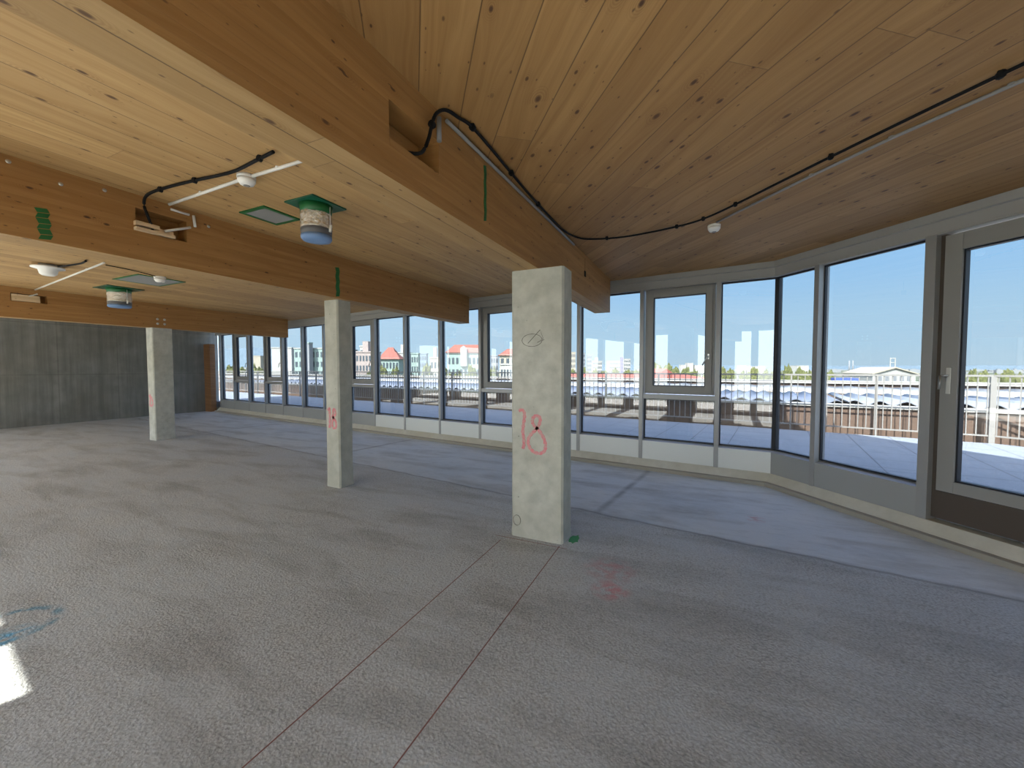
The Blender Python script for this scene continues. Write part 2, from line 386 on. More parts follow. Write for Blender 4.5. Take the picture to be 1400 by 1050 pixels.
def kids(): 
    d = {}
    for o in COL.objects:
        if o.parent: d.setdefault(o.parent, []).append(o)
    return d
def copy_tree(o, parent=None, tree=None):
    tree = tree if tree is not None else kids()
    c = o.copy(); COL.objects.link(c)
    if parent: c.parent = parent
    for ch in tree.get(o, []): copy_tree(ch, c, tree)
    return c

# ------------------------------------------------------------------ room shell
OPP = EYE - NL * 2.6; OPP.z = 0                  # a point of the glass line of the opposite facade
def PO(s, o=0, z=0): return OPP + DL * s - NL * o + Vector((0, 0, z))    # o>0 = outwards (south)
WX = -16.85
SR_END = 7.4
pe = PR(SR_END)
room = [(WX - .3, PL(-18.2).y + .1)] + [(COR.x, COR.y)] + [(pe.x, pe.y), (PO(6.6).x, PO(6.6).y), (WX - .3, PO(-17.2).y)]
o = MB().prism(room, -.3, 0).build('floor', M_FLOOR); tag(o, kind='structure')
XJ = -1.475                                      # boards change direction over the first beam
o = MB().prism([(WX - .3, PO(-17.2).y), (XJ, PO(-1.1).y), (XJ, PL(-2.45).y + .02), (WX - .3, PL(-18.2).y + .1)], ZC, ZC + .2).build('ceiling', WOOD_CEIL); tag(o, kind='structure')
o = MB().prism([(XJ, PO(-1.1).y), (PO(6.6).x, PO(6.6).y), (pe.x, pe.y), (COR.x, COR.y), (XJ, PL(-2.45).y + .02)], ZC, ZC + .2).build('ceiling', WOOD_CEIL2); tag(o, kind='structure')
# roof slab above, and the taller storey above the long facade
rf = lambda P_, s, o_: (P_(s, o_).x, P_(s, o_).y)
o = MB().prism([rf(PL, -19, .1), rf(PL, 0.03, .1), rf(PR, SR_END, .1), (PO(6.8, .25).x, PO(6.8, .25).y), (PO(-18, .25).x, PO(-18, .25).y)], ZC + .2, 4.2).build('roof_slab', mat('roof_render', (.55, .54, .5), .8)); tag(o, kind='structure')
o = MB().prism([rf(PL, -19, .1), rf(PL, -.15, .1), rf(PL, -.15, -2.5), rf(PL, -19, -2.5)], 4.2, 4.95).build('roof_parapet', MATS['roof_render']); tag(o, kind='structure')
# far concrete wall
o = MB().box(WX - .3, WX, PO(-17.2).y, PL(-18.2).y + .1, 0, ZC).build('wall_left', M_WALL); tag(o, kind='structure')
# wood post at the end of the far wall
o = MB().box(-16.76, -16.38, 8.72, 8.90, 0, ZB).build('wooden_post', WOOD_POST, bevel=.004)
tag(o, 'brown timber post between the far concrete wall and the glazing', 'post')
# closing wall on the right, outside the view
a = PO(6.6); b = pe; dv = (b - a).normalized(); nv = Vector((dv.y, -dv.x, 0))
o = MB().prism([(a.x, a.y), (b.x, b.y), ((b + nv * .25).x, (b + nv * .25).y), ((a + nv * .25).x, (a + nv * .25).y)], 0, ZC).build('wall_right', M_BACK); tag(o, kind='structure')

# ------------------------------------------------------------------ opposite facade, behind the camera (middle windows seen as reflections and as the sun patch)
wins = [(-16.6, -14.2), (-13.6, -11.2), (-10.6, -8.1), (-6.75, -6.1), (-5.9, -5.03), (-4.72, -3.27), (-2.41, -1.75), (-1.23, -.70), (-.54, .35), (1.3, 2.7)]  # outer openings at both ends are unseen, added for fill light
edges = [-17.4] + [e for w_ in wins for e in w_] + [6.8]
root = empty('wall_back', PO(0), AL); tag(root, kind='structure')
mb = MB()
for i in range(0, len(edges), 2): mb.box(edges[i], edges[i + 1], -.05, .20, 0, ZC)
mb.build('wall_piers', M_BACK, root)
mb = MB()
for x0, x1 in wins: mb.box(x0, x1, -.05, .20, 2.875, ZC); mb.box(x0, x1, -.05, .20, 0, .12)
mb.build('wall_lintels', M_BACK, root)
for i, (x0, x1) in enumerate(wins):
    wr = empty('window_%d' % (30 + i), PO(x0), AL); tag(wr, kind='structure')
    MB().frame(0, x1 - x0, .12, 2.875, .025, -.03, .03).build('window_frame', M_FRAME, wr)
    MB().box(.025, x1 - x0 - .025, -.005, .001, .145, 2.85).build('pane', M_GLASS2, wr)

o = MB().prism([(PO(-17.5, .08).x, PO(-17.5, .08).y), (PO(7, .08).x, PO(7, .08).y), (PO(7, 3.6).x, PO(7, 3.6).y), (PO(-17.5, 3.6).x, PO(-17.5, 3.6).y)], -.25, .08).build('terrace_deck', mat('bounce_gravel', (.62, .61, .58), .9)); tag(o, kind='structure')  # unseen pale deck, added to bounce sunlight up onto the ceiling
# ------------------------------------------------------------------ beams, with a cut-out in the right face
def beam(i, notch, label):
    x0, x1, ye = XB[i]; y0 = PO(x0 / .99).y + .02; ya, yb, za, zb = notch; xm = x1 - .14
    root = empty('timber_beam', ((x0 + x1) / 2, 2, ZB)); tag(root, label, 'beam')
    mb = MB()
    c = root.location
    def bx(a, b, c_, d, e, f): mb.box(a - c.x, b - c.x, c_ - c.y, d - c.y, e - c.z, f - c.z)
    bx(x0, xm, y0, ye, ZB, ZC); bx(xm, x1, y0, ya, ZB, ZC); bx(xm, x1, yb, ye, ZB, ZC)
    bx(xm, x1, ya, yb, ZB, za); bx(xm, x1, ya, yb, zb, ZC)
    bmesh.ops.remove_doubles(mb.bm, verts=mb.bm.verts, dist=1e-5)
    o = mb.build('beam_body', WOOD_BEAM, root); o.data.materials.append(WOOD_UNDER)
    for f in o.data.polygons:
        if f.normal.z < -.9 and abs(f.center.z) < .01: f.material_index = 1
    return root
B1 = beam(0, (1.515, 1.913, 2.692, 2.868), 'nearest glued timber beam, crossing overhead onto the big front column')
B2 = beam(1, (1.735, 2.10, 2.745, 2.93), 'middle glued timber beam with green tape, resting on the second column')
B3 = beam(2, (2.70, 3.14, 2.795, 2.935), 'farthest timber beam, in front of the dark concrete wall')

def strip(parent, name, m_, x0, x1, y0, y1, z0, z1):
    c = parent.location; return MB().box(x0 - c.x, x1 - c.x, y0 - c.y, y1 - c.y, z0 - c.z, z1 - c.z).build(name, m_, parent)
# green tape, screws, brackets on the beams
def zigzag(parent, x, y, z0, z1, wdt, lean=0):
    mb = MB(); c = parent.location; n = 6; t = .002
    for k in range(n):
        za = z0 + (z1 - z0) * k / n; zb2 = z0 + (z1 - z0) * (k + 1.15) / n; s1 = (k % 2) * wdt * .18; yy = y + lean * k / n
        zb2 = min(zb2, z1)
        v = [(x, yy + s1, za), (x, yy + s1 + wdt * .82, za + .01), (x, yy + wdt * .82 + wdt * .18 * ((k + 1) % 2), zb2), (x, yy + wdt * .18 * ((k + 1) % 2), zb2 - .01)]
        lo = [mb.bm.verts.new(Vector(p) - c) for p in v]; hi = [mb.bm.verts.new(Vector(p) - c + Vector((t + .0008 * (k % 2), 0, 0))) for p in v]
        mb.bm.faces.new(hi); mb.bm.faces.new(lo[::-1])
        for q in range(4): mb.bm.faces.new((lo[q], lo[(q + 1) % 4], hi[(q + 1) % 4], hi[q]))
    o = mb.build('adhesive_tape', M_GREEN, parent); tag(o, 'dark green strip of tape'); return o
zigzag(B1, -1.349, 2.43, 2.60, 2.98, .040); zigzag(B2, -4.243, 1.185, 2.515, 2.74, .075, -.015); zigzag(B2, -4.243, 3.74, 2.52, 2.90, .07)
for (bp, x, lst) in ((B2, -4.243, [(1.065, 2.995), (1.309, 2.945), (1.549, 2.995), (2.282, 2.945)]), (B3, -10.953, [(4.80, 2.70), (4.93, 2.70), (4.80, 2.60), (4.93, 2.60)])):
    for y, z in lst:
        mb = MB(); c = bp.location; mb.lathe((0, 0, 0), [(.004, .006), (.013, .004), (.014, 0)] if bp is B2 else [(.008, .012), (.024, .008), (.026, 0)], 12)
        o = mb.build('screw_head', M_STEEL, bp); o.rotation_euler = (0, math.pi / 2, 0); o.location = Vector((x, y, z)) - c
o = strip(B1, 'steel_bracket', M_BLACK, -1.349, -1.342, 5.03, 5.09, 2.76, 2.83)
o = strip(B1, 'saw_cut', M_BLACK, -1.349, -1.3475, 5.06, 5.066, 2.83, 2.99)
strip(B2, 'light_wood_piece', M_LWOOD, -4.262, -4.195, 1.72, 1.99, 2.742, 2.766); strip(B2, 'light_wood_piece', M_LWOOD, -4.262, -4.20, 1.72, 1.88, 2.783, 2.815)
strip(B2, 'light_block', M_LWOOD, -4.30, -4.225, 1.86, 1.99, 2.742, 2.80)
strip(B3, 'light_wood_piece', M_LWOOD, -11.09, -10.96, 2.71, 3.05, 2.80, 2.92)  # pale block stands in for the lit inside of the cut-out

# ------------------------------------------------------------------ concrete columns
def column(x, y, wx, wy, label, chip=False):
    root = empty('concrete_column', (x + wx / 2, y + wy / 2, 0)); tag(root, label, 'column')
    b = .018; hx, hy = wx / 2, wy / 2
    pts = [(-hx + b, -hy), (hx - b, -hy), (hx, -hy + b), (hx, hy - b), (hx - b, hy), (-hx + b, hy), (-hx, hy - b), (-hx, -hy + b)]
    mb = MB(); rings = []
    zs = [0, .03, .10, .11] + [i * .15 for i in range(1, 17)] + [ZB]
    zs = sorted(set(zs))
    for z in zs:
        e = .004 if z < .1 else 0
        r = []
        for px_, py_ in pts:
            j = noise.noise(Vector((px_ * 5 + x, py_ * 5 + y, z * 3))) * .0025
            r.append(mb.bm.verts.new((px_ * (1 + (e + j) / hx), py_ * (1 + (e + j) / hy), z)))
        rings.append(r)
    for a, b2 in zip(rings, rings[1:]):
        for k in range(8): mb.bm.faces.new((a[k], a[(k + 1) % 8], b2[(k + 1) % 8], b2[k]))
    mb.bm.faces.new(rings[0][::-1]); mb.bm.faces.new(rings[-1])
    mb.build('shaft', M_COLUMN, root); return root
C1 = column(-1.620, 3.4426, .512, .26, 'largest concrete column, nearest the camera, marked 18 in pink')
C2 = column(-4.585, 3.8385, .254, .236, 'slim concrete column in the middle, under the second timber beam')
C3 = column(-11.20, 4.684, .27, .38, 'distant concrete column before the dark concrete wall')
def ribbon(parent, pts, wd, y, name='spray_number', m_=None, t=.0015):
    """painted stroke on a face looking to -y; pts (x, z)"""
    mb = MB(); c = parent.location; L, Rr = [], []
    n = len(pts)
    for i, (px_, pz) in enumerate(pts):
        a = Vector(pts[max(0, i - 1)]); b = Vector(pts[min(n - 1, i + 1)]); d = (b - a); d = d.normalized() if d.length else Vector((1, 0))
        q = Vector((-d.y, d.x)) * wd / 2 * (1 + .25 * math.sin(i * 2.3))
        L.append((px_ + q.x, pz + q.y)); Rr.append((px_ - q.x, pz - q.y))
    for yy in (y - t,):
        l = [mb.bm.verts.new((a - c.x, yy - c.y, b)) for a, b in L]; r = [mb.bm.verts.new((a - c.x, yy - c.y, b)) for a, b in Rr]
        l2 = [mb.bm.verts.new((a - c.x, y + .004 - c.y, b)) for a, b in L]; r2 = [mb.bm.verts.new((a - c.x, y + .004 - c.y, b)) for a, b in Rr]
        for i in range(n - 1):
            mb.bm.faces.new((l[i], r[i], r[i + 1], l[i + 1])); mb.bm.faces.new((l2[i], l2[i + 1], r2[i + 1], r2[i]))
            mb.bm.faces.new((l[i], l[i + 1], l2[i + 1], l2[i])); mb.bm.faces.new((r[i], r2[i], r2[i + 1], r[i + 1]))
        mb.bm.faces.new((l[0], l2[0], r2[0], r[0])); mb.bm.faces.new((l[-1], r[-1], r2[-1], l2[-1]))
    o = mb.build(name, m_ or M_PINK, parent); return o
def smooth(p, k=4):
    out = []
    for i in range(len(p) - 1):
        p0, p1, p2, p3 = [Vector(p[max(0, min(len(p) - 1, i + j))]) for j in (-1, 0, 1, 2)]
        for s_ in range(k):
            t = s_ / k; out.append(tuple(.5 * ((2 * p1) + (p2 - p0) * t + (2 * p0 - 5 * p1 + 4 * p2 - p3) * t * t + (3 * p1 - p0 - 3 * p2 + p3) * t ** 3)))
    out.append(tuple(p[-1])); return out
U = lambda u, v: (-1.560 + (u / 4 - 7) * .00731, 1.2 - (v / 4 + 480 - 562) * .0069)
one = [(38, 330), (50, 322), (66, 330), (70, 360), (64, 400), (60, 440), (66, 480), (66, 515), (60, 535)]
eight = [(112, 385), (118, 360), (136, 350), (152, 358), (155, 382), (140, 415), (112, 445), (92, 475), (92, 510), (112, 540), (145, 552), (175, 540), (184, 512), (176, 470), (150, 430), (124, 405), (112, 385)]
o = ribbon(C1, smooth([U(*p) for p in one]), .030, 3.4415); tag(o, 'pink sprayed digit 1')
o = ribbon(C1, smooth([U(*p) for p in eight]), .030, 3.4415); tag(o, 'pink sprayed digit 8')
ZZ = lambda x0, z0, sx, sz, L_: [(x0 + a * sx, z0 + b * sz) for a, b in L_]
o = ribbon(C2, smooth(ZZ(-4.555, .80, .17, .26, [(.1, .9), (.3, 1), (.3, .5), (.25, 0)])), .035, 3.8375)
o = ribbon(C2, smooth(ZZ(-4.555, .80, .17, .26, [(.6, .55), (.75, 1), (.95, .8), (.6, .4), (.6, .05), (.95, .05), (.95, .35), (.6, .6)])), .032, 3.8375)
o = ribbon(C3, smooth(ZZ(-11.17, .78, .18, .22, [(.1, .9), (.4, 1), (.35, .5), (.3, 0), (.9, .05), (.85, .5), (.6, .9)])), .05, 4.683)
ell = [(.5 + .5 * math.cos(a), .5 + .5 * math.sin(a)) for a in [k * math.pi / 12 for k in range(25)]]
o = ribbon(C1, ZZ(-1.51, 1.80, .20, .115, ell), .004, 3.4420, 'pencil_mark', mat('pencil', (.12, .11, .10), .9), .0008); tag(o, 'thin grey pencil ellipse')
o = ribbon(C1, [(-1.45, 1.83), (-1.33, 1.95), (-1.30, 1.87), (-1.36, 1.835), (-1.29, 1.86)], .005, 3.4420, 'pencil_mark', MATS['pencil'], .0008)
ring_ = [(.5 + .5 * math.cos(a), .5 + .5 * math.sin(a)) for a in [k * math.pi / 10 for k in range(21)]]
ribbon(C1, ZZ(-1.60, .105, .075, .10, ring_), .005, 3.4385, 'formwork_mark', mat('form_stain', (.26, .25, .22), .9), .001)

# red chalk lines on the floor by the column (thin flat lines)
mb = MB()
for (x0, y0_, x1, y1_) in ((-1.665, 3.30, -1.63, .20), (-1.125, 3.40, -1.075, .30), (-1.76, 3.375, -1.05, 3.375)):
    d = Vector((x1 - x0, y1_ - y0_, 0)).normalized(); q = Vector((-d.y, d.x, 0)) * .0032
    a, b = Vector((x0, y0_, 0)), Vector((x1, y1_, 0))
    mb.prism([(p.x, p.y) for p in (a + q, a - q, b - q, b + q)], 0, .0012)
tag(mb.build('chalk_line', M_RED), 'thin red snapped chalk lines on the grey floor running to the big column', 'marking')
mb = MB(); random.seed(3)
pts = [(-1.10 + .045 * math.cos(a) * random.uniform(.7, 1.2), 3.60 + .10 * math.sin(a) * random.uniform(.7, 1.2)) for a in [k * math.pi / 7 for k in range(14)]]
pts = [(x + .055, y) for x, y in pts]
mb.prism(pts, 0, .0015); tag(mb.build('paint_splash', mat('green_paint', (.05, .28, .10), .7)), 'small green paint splash on the floor at the big column foot', 'marking')

# ------------------------------------------------------------------ facade bays
ss = [-17.25, -16.14, -15.04, -13.93, -12.82, -11.71, -10.61, -9.50, -8.42, -7.32, -6.20, -5.08, -3.99, -2.90, -1.812, -.718, .069]
vents = {1, 3, 7, 11, 14}
wn = 0
def bay(P_, ang, s0, s1, vent, first=True, mull=True):
    global wn; wn += 1
    W = s1 - s0
    root = empty('window_%d' % wn, P_(s0), ang); tag(root, kind='structure')
    # local x along facade, local y outwards; glass at y = 0
    if mull: MB().box(-.03, .03, -.115, .05, .13, ZH + .01).build('mullion', M_MULL, root, bevel=.003)
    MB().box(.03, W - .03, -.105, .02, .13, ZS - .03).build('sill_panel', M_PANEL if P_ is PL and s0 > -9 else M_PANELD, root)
    v = MB(); v.prism([(0, 0)] * 0 or [(-.105, ZS - .03), (-.02, ZS - .005), (.02, ZS), (.02, ZS - .03)], .03, W - .03)
    # turn the prism: its (x,y,z) are (y,z,x)
    for q in v.bm.verts: q.co = Vector((q.co.z, q.co.x, q.co.y))
    v.build('sill', M_MULL, root)
    if vent:
        zt = 1.15
        MB().box(.03, W - .03, -.10, .04, zt - .035, zt + .035).build('transom', M_MULL, root, bevel=.002)
        a = .045; z0, z1 = zt + .045, ZH - .005
        sh = MB().frame(a, W - a, z0, z1, .035, -.055, .03).frame(a + .035, W - a - .035, z0 + .035, z1 - .035, .09, -.075, .025).build('sash', M_FRAME, root, bevel=.003)
        MB().frame(a + .125, W - a - .125, z0 + .125, z1 - .125, .010, -.06, .0).build('gasket', M_GASK, sh)
        MB().box(a + .12, W - a - .12, .0, .006, z0 + .12, z1 - .12).build('pane', M_GLASS, sh)
        MB().frame(.03, W - .03, ZS, zt - .035, .014, -.03, .0).build('gasket', M_GASK, root)
        MB().box(.03, W - .03, .0, .006, ZS, zt - .035).build('lower_pane', M_GLASS, root)
        hx = W - a - .08
        h = MB().box(hx - .012, hx + .012, -.085, -.075, 1.73, 1.81); h.tube([(hx, -.085, 1.775), (hx, -.125, 1.775)], .009)
        h.tube([(hx, -.12, 1.775), (hx - .02, -.124, 1.745), (hx - .075, -.12, 1.64)], .010)
        tag(h.build('handle', M_STEEL, sh), 'steel lever handle turned down')
    else:
        MB().frame(.03, W - .03, ZS, ZH, .014, -.035, .0, tt=.02).build('gasket', M_GASK, root)
        MB().box(.03, W - .03, .0, .006, ZS, ZH).build('pane', M_GLASS, root)
    return root
for i in range(len(ss) - 1):
    bay(PL, AL, ss[i], ss[i + 1] if i < 15 else .03, i in vents)
# corner post: dark rubber joint outside, grey inside
o = MB().box(-.03, .03, -.03, .06, ZS - .02, ZH).build('trim_1', M_GASK); o.location = COR; o.rotation_euler = (0, 0, (AL + AR) / 2); tag(o, kind='structure')
bay(PR, AR, .0, .63, False, mull=False)
bay(PR, AR, .63, 1.73, False)
# glazed terrace door
dr = empty('door_1', PR(1.73), AR); tag(dr, kind='structure')
MB().box(-.04, .045, -.115, .05, .15, ZH + .01).build('door_post', M_MULL, dr, bevel=.003)
MB().box(.045, .085, -.05, .05, .18, ZH).build('door_jamb', M_DARK, dr)
DW = 1.17
lf = MB().frame(.088, DW, .447, ZH - .02, .125, -.075, .03, tb=.105, tt=.15).build('door_leaf', M_FRAME, dr, bevel=.004)
MB().frame(.213, DW - .125, .552, ZH - .17, .014, -.055, .0).build('gasket', M_GASK, lf)
MB().box(.21, DW - .12, .0, .008, .55, ZH - .168).build('pane', M_GLASS, lf)
MB().box(.085, DW + .02, -.06, .03, .18, .44).build('threshold_panel', M_DARK, dr)
hp = MB().box(.135, .168, -.083, -.075, 1.36, 1.60)
o = hp.build('handle_plate', M_STEEL, lf, bevel=.002)
h = MB().tube([(.151, -.083, 1.53), (.151, -.125, 1.53), (.140, -.13, 1.53)], .009); h.tube([(.145, -.128, 1.535), (.118, -.13, 1.525), (.112, -.13, 1.40)], .009)
tag(h.build('handle', M_STEEL, lf), 'steel lever handle')
MB().box(DW + .02, DW + .10, -.115, .05, .15, ZH + .01).build('door_post', M_MULL, dr, bevel=.003)
s = 1.73 + DW + .06
while s < SR_END - .2:
    bay(PR, AR, s, min(s + 1.1, SR_END), False); s += 1.1
# header, plinth and batten, mitred round the corner
path = [PL(-17.6), COR.copy(), PR(SR_END)]
o = MB().sweep([(-.05, ZH), (.11, ZH), (.11, ZH + .012), (.105, ZH + .016), (.105, 2.955), (.135, 2.962), (.135, ZC), (-.05, ZC)], path).build('trim_2', M_HEAD); tag(o, kind='structure')
path = [PL(-17.35), COR.copy(), PR(SR_END)]
o = MB().sweep([(-.02, 0), (.20, 0), (.20, .055), (.185, .07), (.112, .15), (-.02, .15)], path).build('trim_3', M_PLINTH); tag(o, kind='structure')
o = MB().sweep([(.205, 0), (.272, 0), (.272, .042), (.268, .05), (.205, .053)], path).build('trim_4', M_BATTEN); tag(o, kind='structure')

# ------------------------------------------------------------------ ceiling services
def cable(name, pts, r, m_, label, cat, clips=(), clipm=None):
    p3 = smooth3(pts); root = MB().tube(p3, r, 8).build(name, m_); tag(root, label, cat)
    for c in clips:
        c = Vector(c); MB().tube([c + Vector((0, -.012, 0)), c + Vector((0, .012, 0))], r * 2.0, 8).box(c.x - .012, c.x + .012, c.y - .006, c.y + .006, c.z, ZC if c.z > 2.95 else c.z + .01).build('cable_clip', clipm or m_, root)
    return root
def smooth3(p, k=5):
    p = [Vector(q) for q in p]; out = []
    for i in range(len(p) - 1):
        p0, p1, p2, p3 = p[max(0, i - 1)], p[i], p[i + 1], p[min(len(p) - 1, i + 2)]
        for s_ in range(k):
            t = s_ / k; out.append(.5 * ((2 * p1) + (p2 - p0) * t + (2 * p0 - 5 * p1 + 4 * p2 - p3) * t * t + (3 * p1 - p0 - 3 * p2 + p3) * t ** 3))
    out.append(p[-1]); return out
zc = ZC - .02
right_cable = [(-1.40, 1.70, 2.72), (-1.335, 1.735, 2.72), (-1.318, 1.775, 2.80), (-1.318, 1.81, 2.90), (-1.315, 1.845, 2.975), (-1.29, 1.90, zc), (-1.262, 1.99, zc), (-1.24, 2.08, zc),
    (-1.245, 2.3, zc), (-1.263, 2.59, zc), (-1.285, 3.0, zc), (-1.295, 3.3, zc), (-1.302, 3.98, zc), (-1.23, 4.32, zc), (-1.06, 4.45, zc), (-.72, 4.505, zc), (-.24, 4.41, zc), (0, 4.29, zc), (.25, 4.035, zc), (.77, 3.41, zc), (1.294, 2.82, zc), (1.7, 2.42, zc), (2.2, 1.9, zc)]
cable('electric_cable', right_cable, .0095, M_BLACK, 'long black cable clipped along the right ceiling, dropping into the near beam cut-out', 'cable',
      [(-1.318, 1.81, 2.9), (-1.24, 2.1, zc), (-1.27, 2.7, zc), (-1.295, 3.3, zc), (-.95, 4.475, zc), (-.24, 4.41, zc), (0, 4.29, zc), (.25, 4.035, zc), (.77, 3.41, zc), (1.294, 2.82, zc)])
z2 = ZC - .012
cable('left_cable'.replace('left_', 'electric_'), [(-2.556, 1.775, zc), (-2.8, 1.80, zc), (-3.1, 1.825, zc), (-3.48, 1.785, zc), (-3.8, 1.76, zc), (-4.08, 1.755, zc - .005), (-4.185, 1.77, 2.96), (-4.20, 1.80, 2.87), (-4.215, 1.83, 2.80), (-4.25, 1.85, 2.77)], .011, M_BLACK,
      'curved black cable on the left ceiling bay beside the white conduit', 'cable', [(-2.72, 1.79, zc), (-3.48, 1.785, zc), (-3.9, 1.757, zc)])
def conduit(pts, r, label, m_=None, clips=(), parent=None):
    o = MB().tube(pts, r, 10).build('conduit', m_ or M_PVC); tag(o, label, 'conduit')
    for c in clips:
        c = Vector(c); MB().tube([c + Vector((0, 0, 0)), Vector((c.x, c.y, ZC))], r * 1.5, 8).build('conduit_clip', m_ or M_PVC, o)
    return o
conduit([(-2.50, 1.945, z2), (-3.03, 1.938, z2)], .0125, 'short white conduit from the smoke detector towards the near beam', clips=[(-2.75, 1.942, z2)])
conduit([(-3.15, 1.936, z2), (-4.20, 1.955, z2)], .0125, 'white conduit on the left ceiling bay from the smoke detector to the middle beam', clips=[(-3.7, 1.945, z2)])
conduit([(-4.225, 1.975, 2.995), (-4.225, 2.115, 2.995)], .010, 'short white conduit piece along the top of the middle beam')
conduit([(-4.225, 2.150, 3.0), (-4.225, 2.160, 2.90)], .011, 'short upright white conduit bend on the middle beam face')
conduit([(-4.222, 2.12, 2.883), (-4.222, 1.925, 2.79)], .011, 'white conduit sloping into the middle beam cut-out', M_PVC)
conduit([(-1.333, 1.97, 3.01), (-1.333, 4.52, 3.01)], .0115, 'grey conduit along the top of the near beam beside the black cable', M_PVCG)
conduit([(-1.336, 1.90, 2.99), (-1.336, 1.90, 2.86)], .014, 'short grey upright conduit above the near beam cut-out', M_PVCG)
conduit([(.12, 4.47, z2), (.62, 3.83, z2)] + [(.722, 3.70, z2), (1.052, 3.315, z2), (1.43, 2.935, z2), (2.1, 2.1, z2)], .010, 'grey conduit on the right ceiling parallel to the black cable', M_PVCG, clips=[(.72, 3.70, z2), (1.05, 3.315, z2), (1.4, 2.965, z2)])
conduit([(-7.30, 2.63, z2), (-10.90, 2.98, z2)], .013, 'white conduit crossing the second ceiling bay to the farthest beam', clips=[(-8, 2.70, z2)])
conduit([(-10.945, 3.02, 2.96), (-11.0, 2.80, 2.84)], .012, 'white conduit end sloping into the farthest beam cut-out')
cable('electric_cable', [(-8.03, 2.42, ZC - .03), (-7.85, 2.44, ZC - .035), (-7.6, 2.50, zc), (-7.35, 2.47, zc)], .012, M_BLACK, 'short black cable at the white bowl lamp', 'cable')
cable('electric_cable', [(-7.45, 2.70, ZC - .01), (-7.5, 3.0, ZC - .01), (-7.65, 3.34, ZC - .01)], .006, M_BLACK, 'thin dark wire from conduit to the small far detector', 'cable')
def detector(name, loc, r, h, label, dark=True, m_=None):
    root = empty(name, loc); tag(root, label, 'detector')
    MB().lathe((0, 0, 0), [(r, 0), (r, -h * .28), (r * .93, -h * .32)], 28).build('base_ring', m_ or M_WHITE, root)
    cv = MB().lathe((0, 0, 0), [(r * .98, -h * .34), (r * .95, -h * .6), (r * .72, -h * .9), (r * .3, -h)], 28).build('cover', m_ or M_WHITE, root)
    if dark: MB().lathe((0, 0, 0), [(r * .35, -h * .99), (r * .36, -h * 1.02), (r * .2, -h * 1.03)], 20).build('sensor_window', M_PVCG, cv)
    return root
detector('smoke_detector', (-3.09, 1.93, ZC), .062, .075, 'white domed smoke detector between two conduits on the left ceiling')
detector('smoke_detector', (.10, 4.58, ZC), .060, .07, 'pale smoke detector at the end of the right ceiling conduit')
detector('smoke_detector', (-7.69, 3.42, ZC), .075, .09, 'small white detector beside the far grey ceiling panel')
lamp = empty('ceiling_lamp', (-8.20, 2.37, ZC)); tag(lamp, 'white bowl shaped ceiling lamp in the second bay, left edge', 'lamp')
MB().lathe((0, 0, 0), [(.09, 0), (.09, -.035)], 24).build('lamp_base', mat('grey_plastic', (.5, .49, .46), .5), lamp)
MB().lathe((0, 0, 0), [(.165, -.037), (.165, -.052), (.10, -.068), (.085, -.13), (.06, -.15)], 32).build('lamp_shade', M_WHITE, lamp)
# taped ceiling panels
def panel(x0, x1, y0, y1, label, b=.035):
    cx, cy = (x0 + x1) / 2, (y0 + y1) / 2; hx, hy = (x1 - x0) / 2, (y1 - y0) / 2
    root = empty('ceiling_panel', (cx, cy, ZC)); tag(root, label, 'panel')
    MB().box(-hx + b, hx - b, -hy + b, hy - b, -.008, 0).build('fleece', M_FILT, root)
    mb = MB(); mb.box(-hx, hx, -hy, -hy + b, -.010, 0).box(-hx, hx, hy - b, hy, -.0102, 0).box(-hx, -hx + b, -hy + b, hy - b, -.0098, 0).box(hx - b, hx, -hy + b, hy - b, -.0098, 0)
    tag(mb.build('tape_border', M_GREEN, root), 'dark green tape edge'); return root
panel(-3.86, -3.51, 2.335, 2.70, 'grey ceiling panel with green tape border, beside the foil duct')
panel(-8.55, -7.75, 3.17, 3.80, 'larger grey ceiling panel with green edges in the second bay')
# foil ducts through green membranes
def duct(cx, cy, hw, r, zb, label):
    root = empty('ventilation_duct', (cx, cy, ZC)); tag(root, label, 'duct')
    MB().box(-hw, hw, -hw, hw, -.012, 0).build('membrane', M_DGREEN, root)
    MB().lathe((0, 0, 0), [(r * 1.08, -.012), (r * 1.0, -.05), (r * 1.0, -.085)], 32).build('collar', M_GREEN, root)
    mb = MB(); prof = []; n = 14; H0, H1 = -.07, zb + .10
    for k in range(n): prof.append((r * (.985 + .025 * ((k * 7) % 5) / 5), H0 + (H1 - H0) * k / (n - 1)))
    mb.lathe((0, 0, 0), prof, 40)
    for v in mb.bm.verts:
        q = noise.noise(Vector((v.co.x * 14, v.co.y * 14, v.co.z * 22))); v.co.x *= 1 + .035 * q; v.co.y *= 1 + .035 * q
    mb.build('foil_sleeve', M_FOIL, root)
    MB().lathe((0, 0, 0), [(r * .985, zb + .10), (r * 1.0, zb + .09), (r * .97, zb + .04)], 32).build('pipe_end', mat('dark_grey_pipe', (.10, .10, .105), .5), root)
    MB().lathe((0, 0, 0), [(r * .975, zb + .045), (r * .985, zb + .02), (r * .9, zb + .004), (r * .5, zb)], 32).build('end_cap', M_BLUE, root)
    MB().tube([(r * 1.02, -.04 * 0 + r * .25, zb + .11), (r * 1.05, r * .25, -.03)], .003, 6).tube([(r * 1.02, r * .25, zb + .07), (r * 1.1, r * .25, zb + .13)], .012, 8).build('hanging_tie', M_PVC, root)
    return root
duct(-3.09, 2.53, .175, .128, -.315, 'near foil wrapped ventilation duct with blue cap under a green membrane')
duct(-9.47, 3.60, .26, .165, -.345, 'far ventilation duct with pale blue cap in front of the farthest beam')

